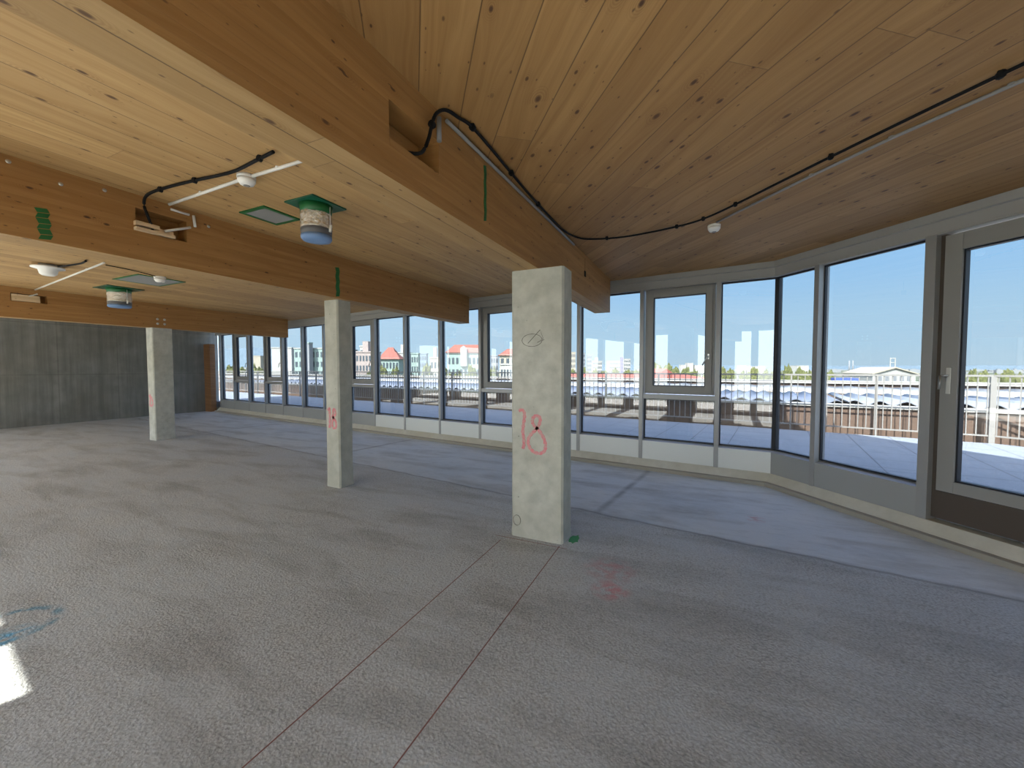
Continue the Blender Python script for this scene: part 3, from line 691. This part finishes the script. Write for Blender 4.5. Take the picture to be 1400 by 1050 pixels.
# ------------------------------------------------------------------ terrace
deck = [rf(PL, -27, .03), rf(PL, 0, .03), rf(PR, SR_END, .03), rf(PL, 9.5, 1.0), rf(PL, 7.0, 3.2), rf(PL, 2.95, 3.22), rf(PL, -27, 3.22)]
e1 = PL(2.75, 3.22); 
d3 = DR
pA = PL(3.05, 3.22); pB = pA + Vector((.80, -.60, 0)).normalized() * 9
deck = [rf(PL, -27, .03), rf(PL, 0, .03), rf(PR, 11, .03), (pB.x, pB.y), (pA.x, pA.y), rf(PL, -27, 3.22)]
o = MB().prism(deck, .12, ZD).build('terrace_deck', M_TILES); tag(o, kind='structure')
M_RAIL = mat('railing_metal', (.30, .29, .27), .45, .2)
rail = empty('metal_railing', PL(1.56, 3.27, ZD - .2)); tag(rail, 'grey metal bar railing along the terrace edge beyond the glass', 'railing')
RL = rail.location.copy()
def rp(s): 
    """point of the rail line at running length s (turns at 3.0)"""
    if s <= 3.0: return PL(s, 3.27)
    return PL(3.0, 3.27) + Vector((.80, -.60, 0)).normalized() * (s - 3.0)
def rtube(zs, r, s0, s1, name, dz=0):
    mb = MB(); path = [rp(s0), rp(3.0), rp(s1)]; mb.sweep([(-r, zs - dz), (r, zs - dz), (r, zs + r * .9), (-r, zs + r * .9)], [p - Vector((RL.x, RL.y, RL.z)) for p in path]); return mb.build(name, M_RAIL, rail)
rtube(1.462, .022, -27, 10, 'top_rail', .012); rtube(1.335, .010, -27, 10, 'middle_rail', .010); rtube(.47, .014, -27, 10, 'bottom_rail', .012)
def barm(s, r, z0, z1):
    p = rp(s) - RL; return (p.x, p.y, r, z0 - RL.z, z1 - RL.z)
bars = []
s = 3.0
while s > -27: bars.append(s - .0585); s -= .117
t_ = 3.0
while t_ < 9.9: bars.append(t_ + .0585); t_ += .117
bars.sort(key=lambda v: (rp(v) - Vector((0, 0, 0))).length)
hid = lambda v: v < -30
proto = None
for v in bars[:100]:
    p = rp(v) - RL
    if proto is None:
        proto = MB().box(-.007, .007, -.009, .009, .47 - RL.z, 1.45 - RL.z).build('bar', M_RAIL, rail); ob = proto
    else: ob = proto.copy(); COL.objects.link(ob)
    ob.location = (p.x, p.y, 0); ob.rotation_euler = (0, 0, AL if v < 3 else math.atan2(-.6, .8))
mb = MB()
for v in bars[100:]:
    p = rp(v) - RL; mb.box(p.x - .008, p.x + .008, p.y - .008, p.y + .008, .47 - RL.z, 1.45 - RL.z)
o = mb.build('bars', M_RAIL, rail); tag(o, kind='stuff')
k = -18
posts = [1.56 + 1.3 * j for j in range(-21, 1)] + [3.0, 4.3, 5.6, 6.9]
pm = None
for v in posts:
    p = rp(v) - RL; big = abs(v - 3.0) < .01
    if big: ob = MB().box(-.035, .035, -.03, .03, ZD - .1 - RL.z, 1.45 - RL.z).build('post', M_RAIL, rail)
    elif pm is None: pm = MB().box(-.012, .012, -.025, .025, ZD - .1 - RL.z, 1.45 - RL.z).build('post', M_RAIL, rail); ob = pm
    else: ob = pm.copy(); COL.objects.link(ob)
    ob.location = (p.x, p.y, 0); ob.rotation_euler = (0, 0, AL if v <= 3 else math.atan2(-.6, .8))
# deck edge profile
o = MB().sweep([(0, .10), (.05, .10), (.05, ZD - .02), (0, ZD - .02)], [PL(-27, 3.30), PL(3.05, 3.30), PL(3.05, 3.30) + Vector((.8, -.6, 0)) * 9]).build('deck_edge_profile', M_DARK); tag(o, kind='structure')

# ------------------------------------------------------------------ neighbouring roofs
def ab(P0, s0, s1, o0, o1, z0, z1): return MB().prism([(P0(s, o).x, P0(s, o).y) for s, o in ((s0, o0), (s1, o0), (s1, o1), (s0, o1))], z0, z1)
M_BROWN = mat('brown_cladding', (.21, .12, .075), .55); M_COPE = mat('pale_coping', (.42, .41, .38), .5)
nbm = NB(M_BROWN); P = nbm.xyz(nbm.pos()); sl = nbm.math('ADD', nbm.math('MULTIPLY', P[0], DL.x), nbm.math('MULTIPLY', P[1], DL.y))
fr_ = nbm.math('FRACT', nbm.math('DIVIDE', sl, .35)); sm_ = nbm.ramp(nbm.math('MINIMUM', fr_, nbm.math('SUBTRACT', 1, fr_)), (.02, .06, .7, 0))
nbm.l(nbm.mix(sm_, (.125, .082, .06), (.04, .026, .02)), nbm.b.inputs['Base Color'])
r1 = empty('parapet_wall', PL(0, 3.9, -3)); tag(r1, 'brown clad parapet wall with pale coping just beyond the railing', 'wall')
def setp(o, par): o.parent = par; o.matrix_parent_inverse = Matrix.Translation(-par.location); return o
setp(ab(PL, -60, 30, 3.95, 4.25, -3, .80).build('cladding', M_BROWN), r1)
setp(ab(PL, -60, 30, 3.90, 4.30, .80, .845).build('coping', M_COPE), r1)
r2 = empty('parapet_wall', PL(0, 14.6, -3)); tag(r2, 'second brown parapet farther off, behind the corrugated roof', 'wall')
setp(ab(PL, -80, 60, 15.3, 15.7, -3, .93).build('cladding', M_BROWN), r2)
setp(ab(PL, -80, 60, 15.2, 15.8, .93, 1.05).build('coping', M_COPE), r2)
# flat gravel roof between
o = ab(PL, -90, 70, 4.25, 15.3, .2, .30).build('flat_roof', mat('roof_membrane', (.30, .31, .32), .8)); tag(o, 'flat grey roof below the corrugated sheets', 'roof')
# corrugated sheets
def corrugated(s0, s1, o0, o1, z0, z1, lam, amp, name, m_, label):
    mb = MB(); n = int((s1 - s0) / lam * 8); rows = []
    for (oo, zz) in ((o0, z0), (o1, z1)):
        rows.append([mb.bm.verts.new(PL(s0 + (s1 - s0) * i / n, oo, zz + amp * (1 + math.sin(2 * math.pi * i / 8)))) for i in range(n + 1)])
    low = [[mb.bm.verts.new(v.co - Vector((0, 0, .02))) for v in r] for r in rows]
    for i in range(n):
        f = mb.bm.faces.new((rows[0][i], rows[0][i + 1], rows[1][i + 1], rows[1][i])); f.smooth = True
        mb.bm.faces.new((low[0][i], low[1][i], low[1][i + 1], low[0][i + 1]))
        mb.bm.faces.new((rows[0][i], low[0][i], low[0][i + 1], rows[0][i + 1])); mb.bm.faces.new((rows[1][i], rows[1][i + 1], low[1][i + 1], low[1][i]))
    o = mb.build(name, m_); tag(o, label, 'roof'); return o
M_CORR = mat('corrugated_sheet', (.17, .20, .27), .45, .2); M_CORR2 = mat('light_corrugated_sheet', (.25, .275, .32), .45, .1)
corrugated(-26, 1.2, 4.45, 9, .84, .80, .36, .035, 'corrugated_roof', M_CORR, 'blue-grey corrugated roof sheets beyond the railing, left of the corner')
corrugated(1.3, 16, 4.45, 8.5, .84, .80, .40, .045, 'corrugated_roof', M_CORR2, 'pale corrugated roof sheets beyond the railing, right of the corner')
o = ab(PL, -26, 16, 4.6, 4.75, .3, .82).build('roof_support', M_DARK); tag(o, 'dark support under the corrugated sheet edge', 'support')
corrugated(-50, 16, 9.3, 14.8, .80, .82, .9, .02, 'light_roof', mat('white_roof_sheet', (.36, .365, .36), .6), 'white ribbed roof behind the corrugated sheets')

# ------------------------------------------------------------------ ground, hills, town
GZ = -12
M_GROUND = mat('town_ground', (.2, .2, .15), .9); nbg = NB(M_GROUND); Pg = nbg.pos()
cg = nbg.mix(nbg.ramp(nbg.noise(Pg, .02, 5, .6), (.4, .6, 0, 1)), (.075, .10, .05), (.15, .15, .12))
cg = nbg.mix(nbg.ramp(nbg.noise(Pg, .15, 4, .6), (.58, .66, 0, .8)), cg, (.22, .22, .21)); nbg.l(cg, nbg.b.inputs['Base Color'])
o = MB().box(-6000, 6000, -300, 9000, GZ - 1, GZ).build('ground', M_GROUND); tag(o, kind='structure')
def at(px, y, D): return far(px, y, D)
M_HILL = mat('haze_blue_hills', (.10, .15, .17), .95); nbh = NB(M_HILL)  # distance haze is put into the hill colour as a blue tint
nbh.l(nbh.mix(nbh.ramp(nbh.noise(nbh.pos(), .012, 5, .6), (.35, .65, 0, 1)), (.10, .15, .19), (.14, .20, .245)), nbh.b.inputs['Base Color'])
mb = MB(); prof = [(150, 470), (250, 474), (310, 477), (345, 475), (400, 478), (450, 483), (520, 489), (580, 492), (650, 495), (760, 498), (900, 499), (1050, 500), (1250, 500), (1500, 499), (1700, 500)]
F_, B_ = [], []
for i in range(80):
    px = 150 + i * 1550 / 79
    for a, b in zip(prof, prof[1:]):
        if a[0] <= px <= b[0] + .01: yy = a[1] + (b[1] - a[1]) * (px - a[0]) / (b[0] - a[0]); break
    yy += noise.noise(Vector((px * .03, 0, 0))) * 1.2
    t = at(px, yy, 3600); f0 = at(px, 503.5, 2300)
    F_.append((mb.bm.verts.new((f0.x, f0.y, GZ)), mb.bm.verts.new(t))); bk = at(px, 503.5, 5200); B_.append(mb.bm.verts.new((bk.x, bk.y, GZ)))
for i in range(79):
    mb.bm.faces.new((F_[i][0], F_[i + 1][0], F_[i + 1][1], F_[i][1])); mb.bm.faces.new((F_[i][1], F_[i + 1][1], B_[i + 1], B_[i]))
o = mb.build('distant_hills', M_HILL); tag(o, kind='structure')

def bmat(key, c): return mat('render_' + key, c, .8)
W1 = bmat('white', (.36, .36, .345)); W2 = bmat('cream', (.36, .33, .27)); W3 = bmat('mint', (.25, .335, .315)); W4 = bmat('pink', (.32, .27, .255)); W5 = bmat('grey', (.20, .215, .235)); W6 = bmat('bluegrey', (.15, .20, .25))
M_WIN = mat('window_dark', (.06, .08, .10), .3); M_ROOFR = mat('red_tiles', (.24, .085, .065), .8); M_ROOFG = mat('grey_roof', (.35, .35, .36), .8)
BUILT = []
def building(px0, px1, ytop, D, mt, label, floors=6, cols=5, depth=None, roof=None, yaw=0, wins_=True, wm=None, band=None, grp=None, rh=None):
    a = at(px0, ytop, D); b = at(px1, ytop, D); W = (b - a).length; zt = a.z; H_ = zt - GZ; d = (b - a).normalized(); ang = math.atan2(d.y, d.x)
    depth = depth or min(W, 14)
    root = empty('building' if D > 260 else 'apartment_building', (a.x, a.y, GZ), ang); tag(root, label, 'building', grp)
    MB().box(0, W, 0, depth, 0, H_).build('body', mt, root)
    MB().box(-.15, W + .15, -.15, depth + .15, H_, H_ + .35).build('cornice', band or mt, root)
    if wins_:
        fh = min(3.1, H_ / floors); cw = W / cols; pr_ = None
        for r in range(min(floors, 7)):
            for c in range(cols):
                if pr_ is None: pr_ = MB().box(-cw * .27, cw * .27, -.06, .05, -fh * .27, fh * .27).build('window', wm or M_WIN, root); ob = pr_
                else: ob = pr_.copy(); COL.objects.link(ob)
                ob.location = (cw * (c + .5), 0, H_ - fh * (r + .6))
    if roof == 'hip':
        rh = rh or 4.5; mb = MB(); e = .6; v = [mb.bm.verts.new(q) for q in ((-e, -e, H_), (W + e, -e, H_), (W + e, depth + e, H_), (-e, depth + e, H_), (W * .28, depth / 2, H_ + rh), (W * .72, depth / 2, H_ + rh))]
        for f in ((0, 1, 5, 4), (2, 3, 4, 5), (1, 2, 5), (3, 0, 4), (3, 2, 1, 0)): mb.bm.faces.new([v[i] for i in f])
        mb.build('roof', M_ROOFR, root)
    if roof == 'box':
        MB().box(W * .3, W * .6, depth * .2, depth * .7, H_ + .35, H_ + 3).build('stair_tower', mt, root)
    return root
building(371, 398.5, 476, 150, W1, 'plain white block left of the mint apartment building', wins_=False)
g = building(402, 466, 477, 130, W3, 'mint green multi-storey block with rows of windows left of the second column', 6, 11, band=W1)
o = MB().box(-.01, 1, 0, 0, 0, 0) if False else None
gt = at(422, 470, 129.6); ge = at(429, 470, 129.6)
tw = empty('stair_tower', (gt.x, gt.y, GZ)); tag(tw, 'grey stair tower rising in front of the mint block', 'tower')
MB().box(0, (ge - gt).length, -1.2, .2, 0, gt.z - GZ).build('tower_body', W5, tw); MB().box(-.2, (ge - gt).length + .2, -1.4, .2, gt.z - GZ, gt.z - GZ + .4).build('tower_cap', W3, tw)
building(346, 356, 487, 260, W2, 'small cream far building near the left mullions', 4, 2, wins_=False)
building(486, 512, 482, 105, W4, 'pinkish apartment block seen through the vent window right of the second column', 7, 6, roof='box')
building(492, 506, 474, 120, W1, 'white upper storey block behind the pinkish apartments', 3, 3)
building(518, 545, 491, 117, W3, 'low mint house front with windows below the red roofs', 4, 6, roof='hip', rh=2.2)
building(524, 540, 486, 125, W2, 'cream house with red hipped roof in the middle of the town', 3, 4, roof='hip', rh=2.6)
building(541, 560, 483, 135, W1, 'white terraced block behind the red roofs', 5, 4, roof='box')
building(562, 572, 484, 130, W3, 'narrow pale green block right of the terraced block', 6, 3)
building(573, 583, 484, 160, W6, 'blue-grey tower between two mullions', 7, 3)
building(588, 602, 490, 110, W2, 'cream stepped house left of the mansard building', 4, 3, roof='box')
mr = building(611, 662, 484, 100, W3, 'mint apartment building with big red mansard roof', 6, 9, band=W1)
Wm = 9.3; H_ = at(611, 484, 100).z - GZ
mb = MB(); v = [mb.bm.verts.new(q) for q in ((-.4, -.4, H_ + .35), (Wm + .4, -.4, H_ + .35), (Wm + .4, 9.6, H_ + .35), (-.4, 9.6, H_ + .35), (1.6, 2.2, H_ + 2.4), (Wm - 1.2, 2.2, H_ + 2.4), (Wm - 1.2, 6, H_ + 2.4), (1.6, 6, H_ + 2.4))]
for f in ((0, 1, 5, 4), (1, 2, 6, 5), (2, 3, 7, 6), (3, 0, 4, 7), (4, 5, 6, 7), (3, 2, 1, 0)): mb.bm.faces.new([v[i] for i in f])
mb.build('mansard_roof', M_ROOFR, mr)
mb = MB(); x_ = 3.4
mb.prism([(x_, H_ - 3), (x_ + 1.6, H_ - 3), (x_ + 1.6, H_ + 1.3), (x_ + .8, H_ + 2.1), (x_, H_ + 1.3)], -.7, 2)
for q in mb.bm.verts: q.co = Vector((q.co.x, q.co.z, q.co.y))
tag(mb.build('gable', W1, mr), 'white gabled bay')
building(671, 681, 487, 170, W5, 'grey block seen through the vent window left of the big column', 5, 3)
building(683, 720, 486, 140, W2, 'cream block beside the big column, seen through the vent window', 4, 5, roof='hip', rh=2.5)
building(684, 700, 499, 90, W1, 'low white house in front of the cream block', 2, 4)
building(776.5, 787, 482, 240, W2, 'cream tower block just right of the big column', 7, 5)
building(795, 800, 483, 300, W5, 'slim grey tower beside a mullion right of the big column', 7, 2)
building(803, 809, 485, 300, W5, 'grey striped tower right of the slim grey tower', 7, 3)
building(811, 823, 494, 320, W1, 'low white housing group right of the striped tower', 3, 6, roof='box')
building(833, 848, 494, 320, W1, 'white long block left of the purple tower', 3, 7)
building(849, 852.5, 489, 315, mat('purple_clad', (.16, .13, .30), .6), 'dark purple narrow tower in the middle window', 7, 2)
building(853, 862, 491, 340, W1, 'white block beside the purple tower', 5, 4)
for i, (a, b, y) in enumerate([(931, 938, 499), (940, 948, 496.5), (950, 967, 499.5), (1012, 1020, 500), (1024, 1046, 501), (1090, 1106, 500)]):
    building(a, b, y, 520, W1, ['tiny white house at the horizon behind the vent window, leftmost', 'taller tiny white house at the horizon behind the vent window', 'long tiny white hall at the horizon near the lever handle',
        'tiny white house above the trees left of the dark corner post', 'long low white hall just left of the dark corner post', 'tiny white hall right of the dark corner post'][i], 2, 3, wins_=False)
random.seed(11)
pr_ = None; hz = empty('distant_town', at(1200, 503, 1100)); hz.location.z = GZ
tag(hz, 'hazy distant town of countless small pale houses along the horizon', 'town', kind='stuff')
mb = MB()
for i in range(300):
    px = random.choice([random.uniform(690, 1500), random.uniform(1110, 1500), random.uniform(300, 700)]); D = random.uniform(900, 2200); h = random.uniform(2, 9) * (2.0 if random.random() < .05 else 1)
    p = at(px, 503, D) - hz.location; wd = random.uniform(6, 26); mb.box(p.x, p.x + wd, p.y, p.y + 10, 0, h)
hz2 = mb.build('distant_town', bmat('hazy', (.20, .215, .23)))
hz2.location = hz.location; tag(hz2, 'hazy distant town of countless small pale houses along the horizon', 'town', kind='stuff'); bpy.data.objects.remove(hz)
# portal mast and chimneys on the right
mp = at(1217, 503, 400); mt_ = empty('portal_mast', (mp.x, mp.y, GZ), math.atan2(RGT.y, RGT.x)); tag(mt_, 'white portal shaped mast rising above the white warehouse', 'mast')
hh = at(1217, 489, 400).z - GZ; ww = 5.4
MB().box(0, .6, 0, .6, 0, hh).build('mast_leg', W1, mt_); MB().box(ww - .6, ww, 0, .6, 0, hh).build('mast_leg', W1, mt_)
MB().box(0.6, ww - .6, 0, .6, hh - 1, hh - .3).box(.6, ww - .6, 0, .6, hh - 5, hh - 4.4).build('cross_bar', W1, mt_)
for px, lb in ((1161, 'left one of two thin grey chimneys on the horizon'), (1166, 'right one of two thin grey chimneys on the horizon')):
    p = at(px, 503, 900); h = at(px, 493, 900).z; mb = MB().lathe((0, 0, 0), [(1.6, 0), (1.3, h - GZ)], 10); o = mb.build('chimney', W5); o.location = (p.x, p.y, GZ); tag(o, lb, 'chimney')
# white warehouse
def warehouse():
    a = at(1193, 513, 62); b = at(1252, 513, 62); c = at(1140, 512.5, 80)
    W = (b - a).length; d = (b - a).normalized(); ang = math.atan2(d.y, d.x)
    root = empty('warehouse', (a.x, a.y, GZ), ang); tag(root, 'white gabled warehouse with a pale ridged roof beyond the second parapet', 'warehouse')
    hz_ = .62 - GZ; rz = 1.50 - GZ; Lx = 6.0; Ly = 13.0      # long direction goes back-left
    mb = MB()
    f = [(0, 0, 0), (W, 0, 0), (W, 0, hz_), (W / 2, 0, rz), (0, 0, hz_)]
    A = [mb.bm.verts.new(q) for q in f]; Bv = [mb.bm.verts.new((q[0] + Lx, q[1] + Ly, q[2])) for q in f]
    mb.bm.faces.new(A); mb.bm.faces.new(Bv[::-1])
    for i, j in ((0, 1), (1, 2), (4, 0)): mb.bm.faces.new((A[i], A[j], Bv[j], Bv[i]))
    mb.build('walls', W1, root)
    mb = MB(); e = .25
    g_ = [(-e, -e, hz_ - .05), (W / 2, -e, rz + .05), (W + e, -e, hz_ - .05), (W + e, -e, hz_ + .12), (W / 2, -e, rz + .25), (-e, -e, hz_ + .12)]
    A = [mb.bm.verts.new(q) for q in g_]; Bv = [mb.bm.verts.new((q[0] + Lx, q[1] + Ly, q[2])) for q in g_]
    mb.bm.faces.new((A[0], A[1], A[4], A[5])); mb.bm.faces.new((A[1], A[2], A[3], A[4])); mb.bm.faces.new((Bv[0], Bv[5], Bv[4], Bv[1])); mb.bm.faces.new((Bv[1], Bv[4], Bv[3], Bv[2]))
    for i in range(6): mb.bm.faces.new((A[i], A[(i + 1) % 6], Bv[(i + 1) % 6], Bv[i]))
    mb.build('roof', W2, root)
    mb = MB()
    for k in range(5): x = W * (.12 + .17 * k); mb.box(x, x + W * .09, -.08, 0, hz_ - 3, hz_ - .25)
    for k in range(5):
        x = W * (.12 + .17 * k); MB().box(x, x + W * .09, -.06, 0, hz_ - 1.1, hz_ - .3).build('window', W5, root)
warehouse()
cb = at(1143, 517, 45); o = MB().box(0, 2.0, 0, 2, 0, cb.z - GZ).build('container', mat('blue_sheet', (.06, .10, .45), .5)); o.location = (cb.x, cb.y, GZ); tag(o, 'blue container-like hall left of the white warehouse', 'container')
# long red roofed house with brick gable
def redhouse():
    a = at(775, 519, 29); b = at(985, 522, 32); W = (b - a).length; d = (b - a).normalized(); ang = math.atan2(d.y, d.x)
    root = empty('row_house', (a.x, a.y, GZ), ang); tag(root, 'long low house with orange-red tiled roof behind the roofs', 'house')
    MB().box(0, W, .3, 7, 0, .55 - GZ).build('walls', W1, root)
    mb = MB(); v = [mb.bm.verts.new(q) for q in ((-.3, 0, .60 - GZ), (W + .3, 0, .60 - GZ), (W + .3, 6, 1.14 - GZ), (-.3, 6, 1.14 - GZ), (-.3, 12, .6 - GZ), (W + .3, 12, .6 - GZ))]
    for f in ((0, 1, 2, 3), (3, 2, 5, 4), (0, 3, 4), (1, 5, 2), (4, 5, 1, 0)): mb.bm.faces.new([v[i] for i in f])
    mb.build('tiled_roof', mat('orange_red_tiles', (.34, .105, .075), .7), root)
    g = at(904, 511, 27.8); root2 = empty('brick_house', (g.x, g.y, GZ), ang); tag(root2, 'small red brick gabled house with chimney, standing against the long red roof', 'house')
    w_ = .85; zz = at(904, 509, 27.8).z - GZ; zt = at(904, 504, 27.8).z - GZ
    mb = MB().prism([(0, 0), (w_, 0), (w_, zz), (w_ / 2, zt), (0, zz)], 0, 2.0)
    for q in mb.bm.verts: q.co = Vector((q.co.x, q.co.z, q.co.y))
    mb.build('gable_wall', mat('red_brick', (.30, .09, .07), .8), root2); MB().box(w_ * .44, w_ * .52, 1, 1.1, zt - .2, zt + .22).build('chimney', W1, root2)
redhouse()

# trees
M_LEAF = mat('leaves', (.08, .13, .035), .8); nbl = NB(M_LEAF)
nbl.l(nbl.mix(nbl.ramp(nbl.noise(nbl.pos(), 1.2, 4, .7), (.35, .65, 0, 1)), (.06, .08, .025), (.19, .20, .07)), nbl.b.inputs['Base Color'])
nbl.bump(nbl.noise(nbl.pos(), 3, 4, .7), 1, .5)
M_BARK = mat('bark', (.10, .07, .05), .9)
def tree_proto(seed, blobs):
    random.seed(seed); root = empty('tree', (0, 0, 0))
    mb = MB(); mb.tube([(0, 0, 0), (.02, 0, .3), (0, .02, .62)], .03, 7); mb.build('trunk', M_BARK, root)
    mb = MB()
    for _ in range(blobs):
        a = random.uniform(0, 6.28); rr = random.uniform(0, .28); c = Vector((rr * math.cos(a), rr * math.sin(a), random.uniform(.42, .80))); r = random.uniform(.14, .24)
        g_ = bmesh.ops.create_icosphere(mb.bm, subdivisions=3, radius=r, matrix=Matrix.Translation(c))
        for v in g_['verts']:
            n_ = noise.noise(v.co * 9) + .6 * noise.noise(v.co * 23); v.co += (v.co - c).normalized() * n_ * r * .45
    mb.build('crown', M_LEAF, root); return root
protos = [tree_proto(1, 8), tree_proto(2, 10), tree_proto(5, 12)]
TREE = kids()
random.seed(21)
# zone, label tail, list of (px, top y, depth)
zones = [('trees at the far left', 'seen through the leftmost panes', [(317, 498, 190), (331, 500, 150), (345, 499, 200), (357, 501, 155)]),
 ('trees before the left town', 'in front of the left town buildings', [(506, 504, 92), (523, 503, 88), (538, 499, 90), (556, 504, 86), (584, 500, 88)]),
 ('trees before the mansard building', 'in front of the mansard roofed building', [(610, 500, 84), (627, 504, 82), (645, 503, 84), (672, 499, 84)]),
 ('trees behind the long red roof', 'behind the long red roof', [(783, 503, 130), (797, 504, 170), (812, 503, 135), (827, 505, 175), (841, 505, 130), (856, 504, 180), (870, 503.5, 135), (899, 499, 125), (911, 496, 160), (924, 499.5, 122), (938, 504, 165), (953, 503.5, 130), (968, 504, 170)]),
 ('trees left of the dark corner post', 'left of the dark corner post', [(987, 504, 125), (1001, 503, 160), (1016, 504.5, 122), (1031, 504, 165), (1046, 503.5, 124), (1061, 504, 168)]),
 ('trees right of the dark corner post', 'right of the dark corner post', [(1077, 500.5, 120), (1092, 501, 158), (1106, 504, 122)]),
 ('trees left of the white warehouse', 'left of the white warehouse', [(1121, 504, 150), (1136, 505, 190)]),
 ('trees through the terrace door', 'seen through the terrace door glass', [(1312, 506, 150), (1330, 507, 110), (1346, 505, 170), (1362, 508, 118), (1378, 506, 165), (1394, 508, 112)])]
order = ['first', 'second', 'third', 'fourth', 'fifth', 'sixth', 'seventh', 'eighth', 'ninth', 'tenth', 'eleventh', 'twelfth', 'thirteenth']
i = 0
for grp, tail, lst in zones:
    for j, (px, y, D) in enumerate(lst):
        p = at(px, y, D); h = p.z - GZ
        r = protos[i] if i < 3 else copy_tree(protos[i % 3], None, TREE); i += 1
        r.location = (p.x, p.y, GZ); q = random.uniform(.27, .33) * D / 125; q = max(.24, min(.42, q)); r.scale = (h * q, h * q, h); r.rotation_euler = (0, 0, random.uniform(0, 6.28))
        tag(r, 'green leafy tree %s, %s from the left' % (tail, order[j]), 'tree', grp)
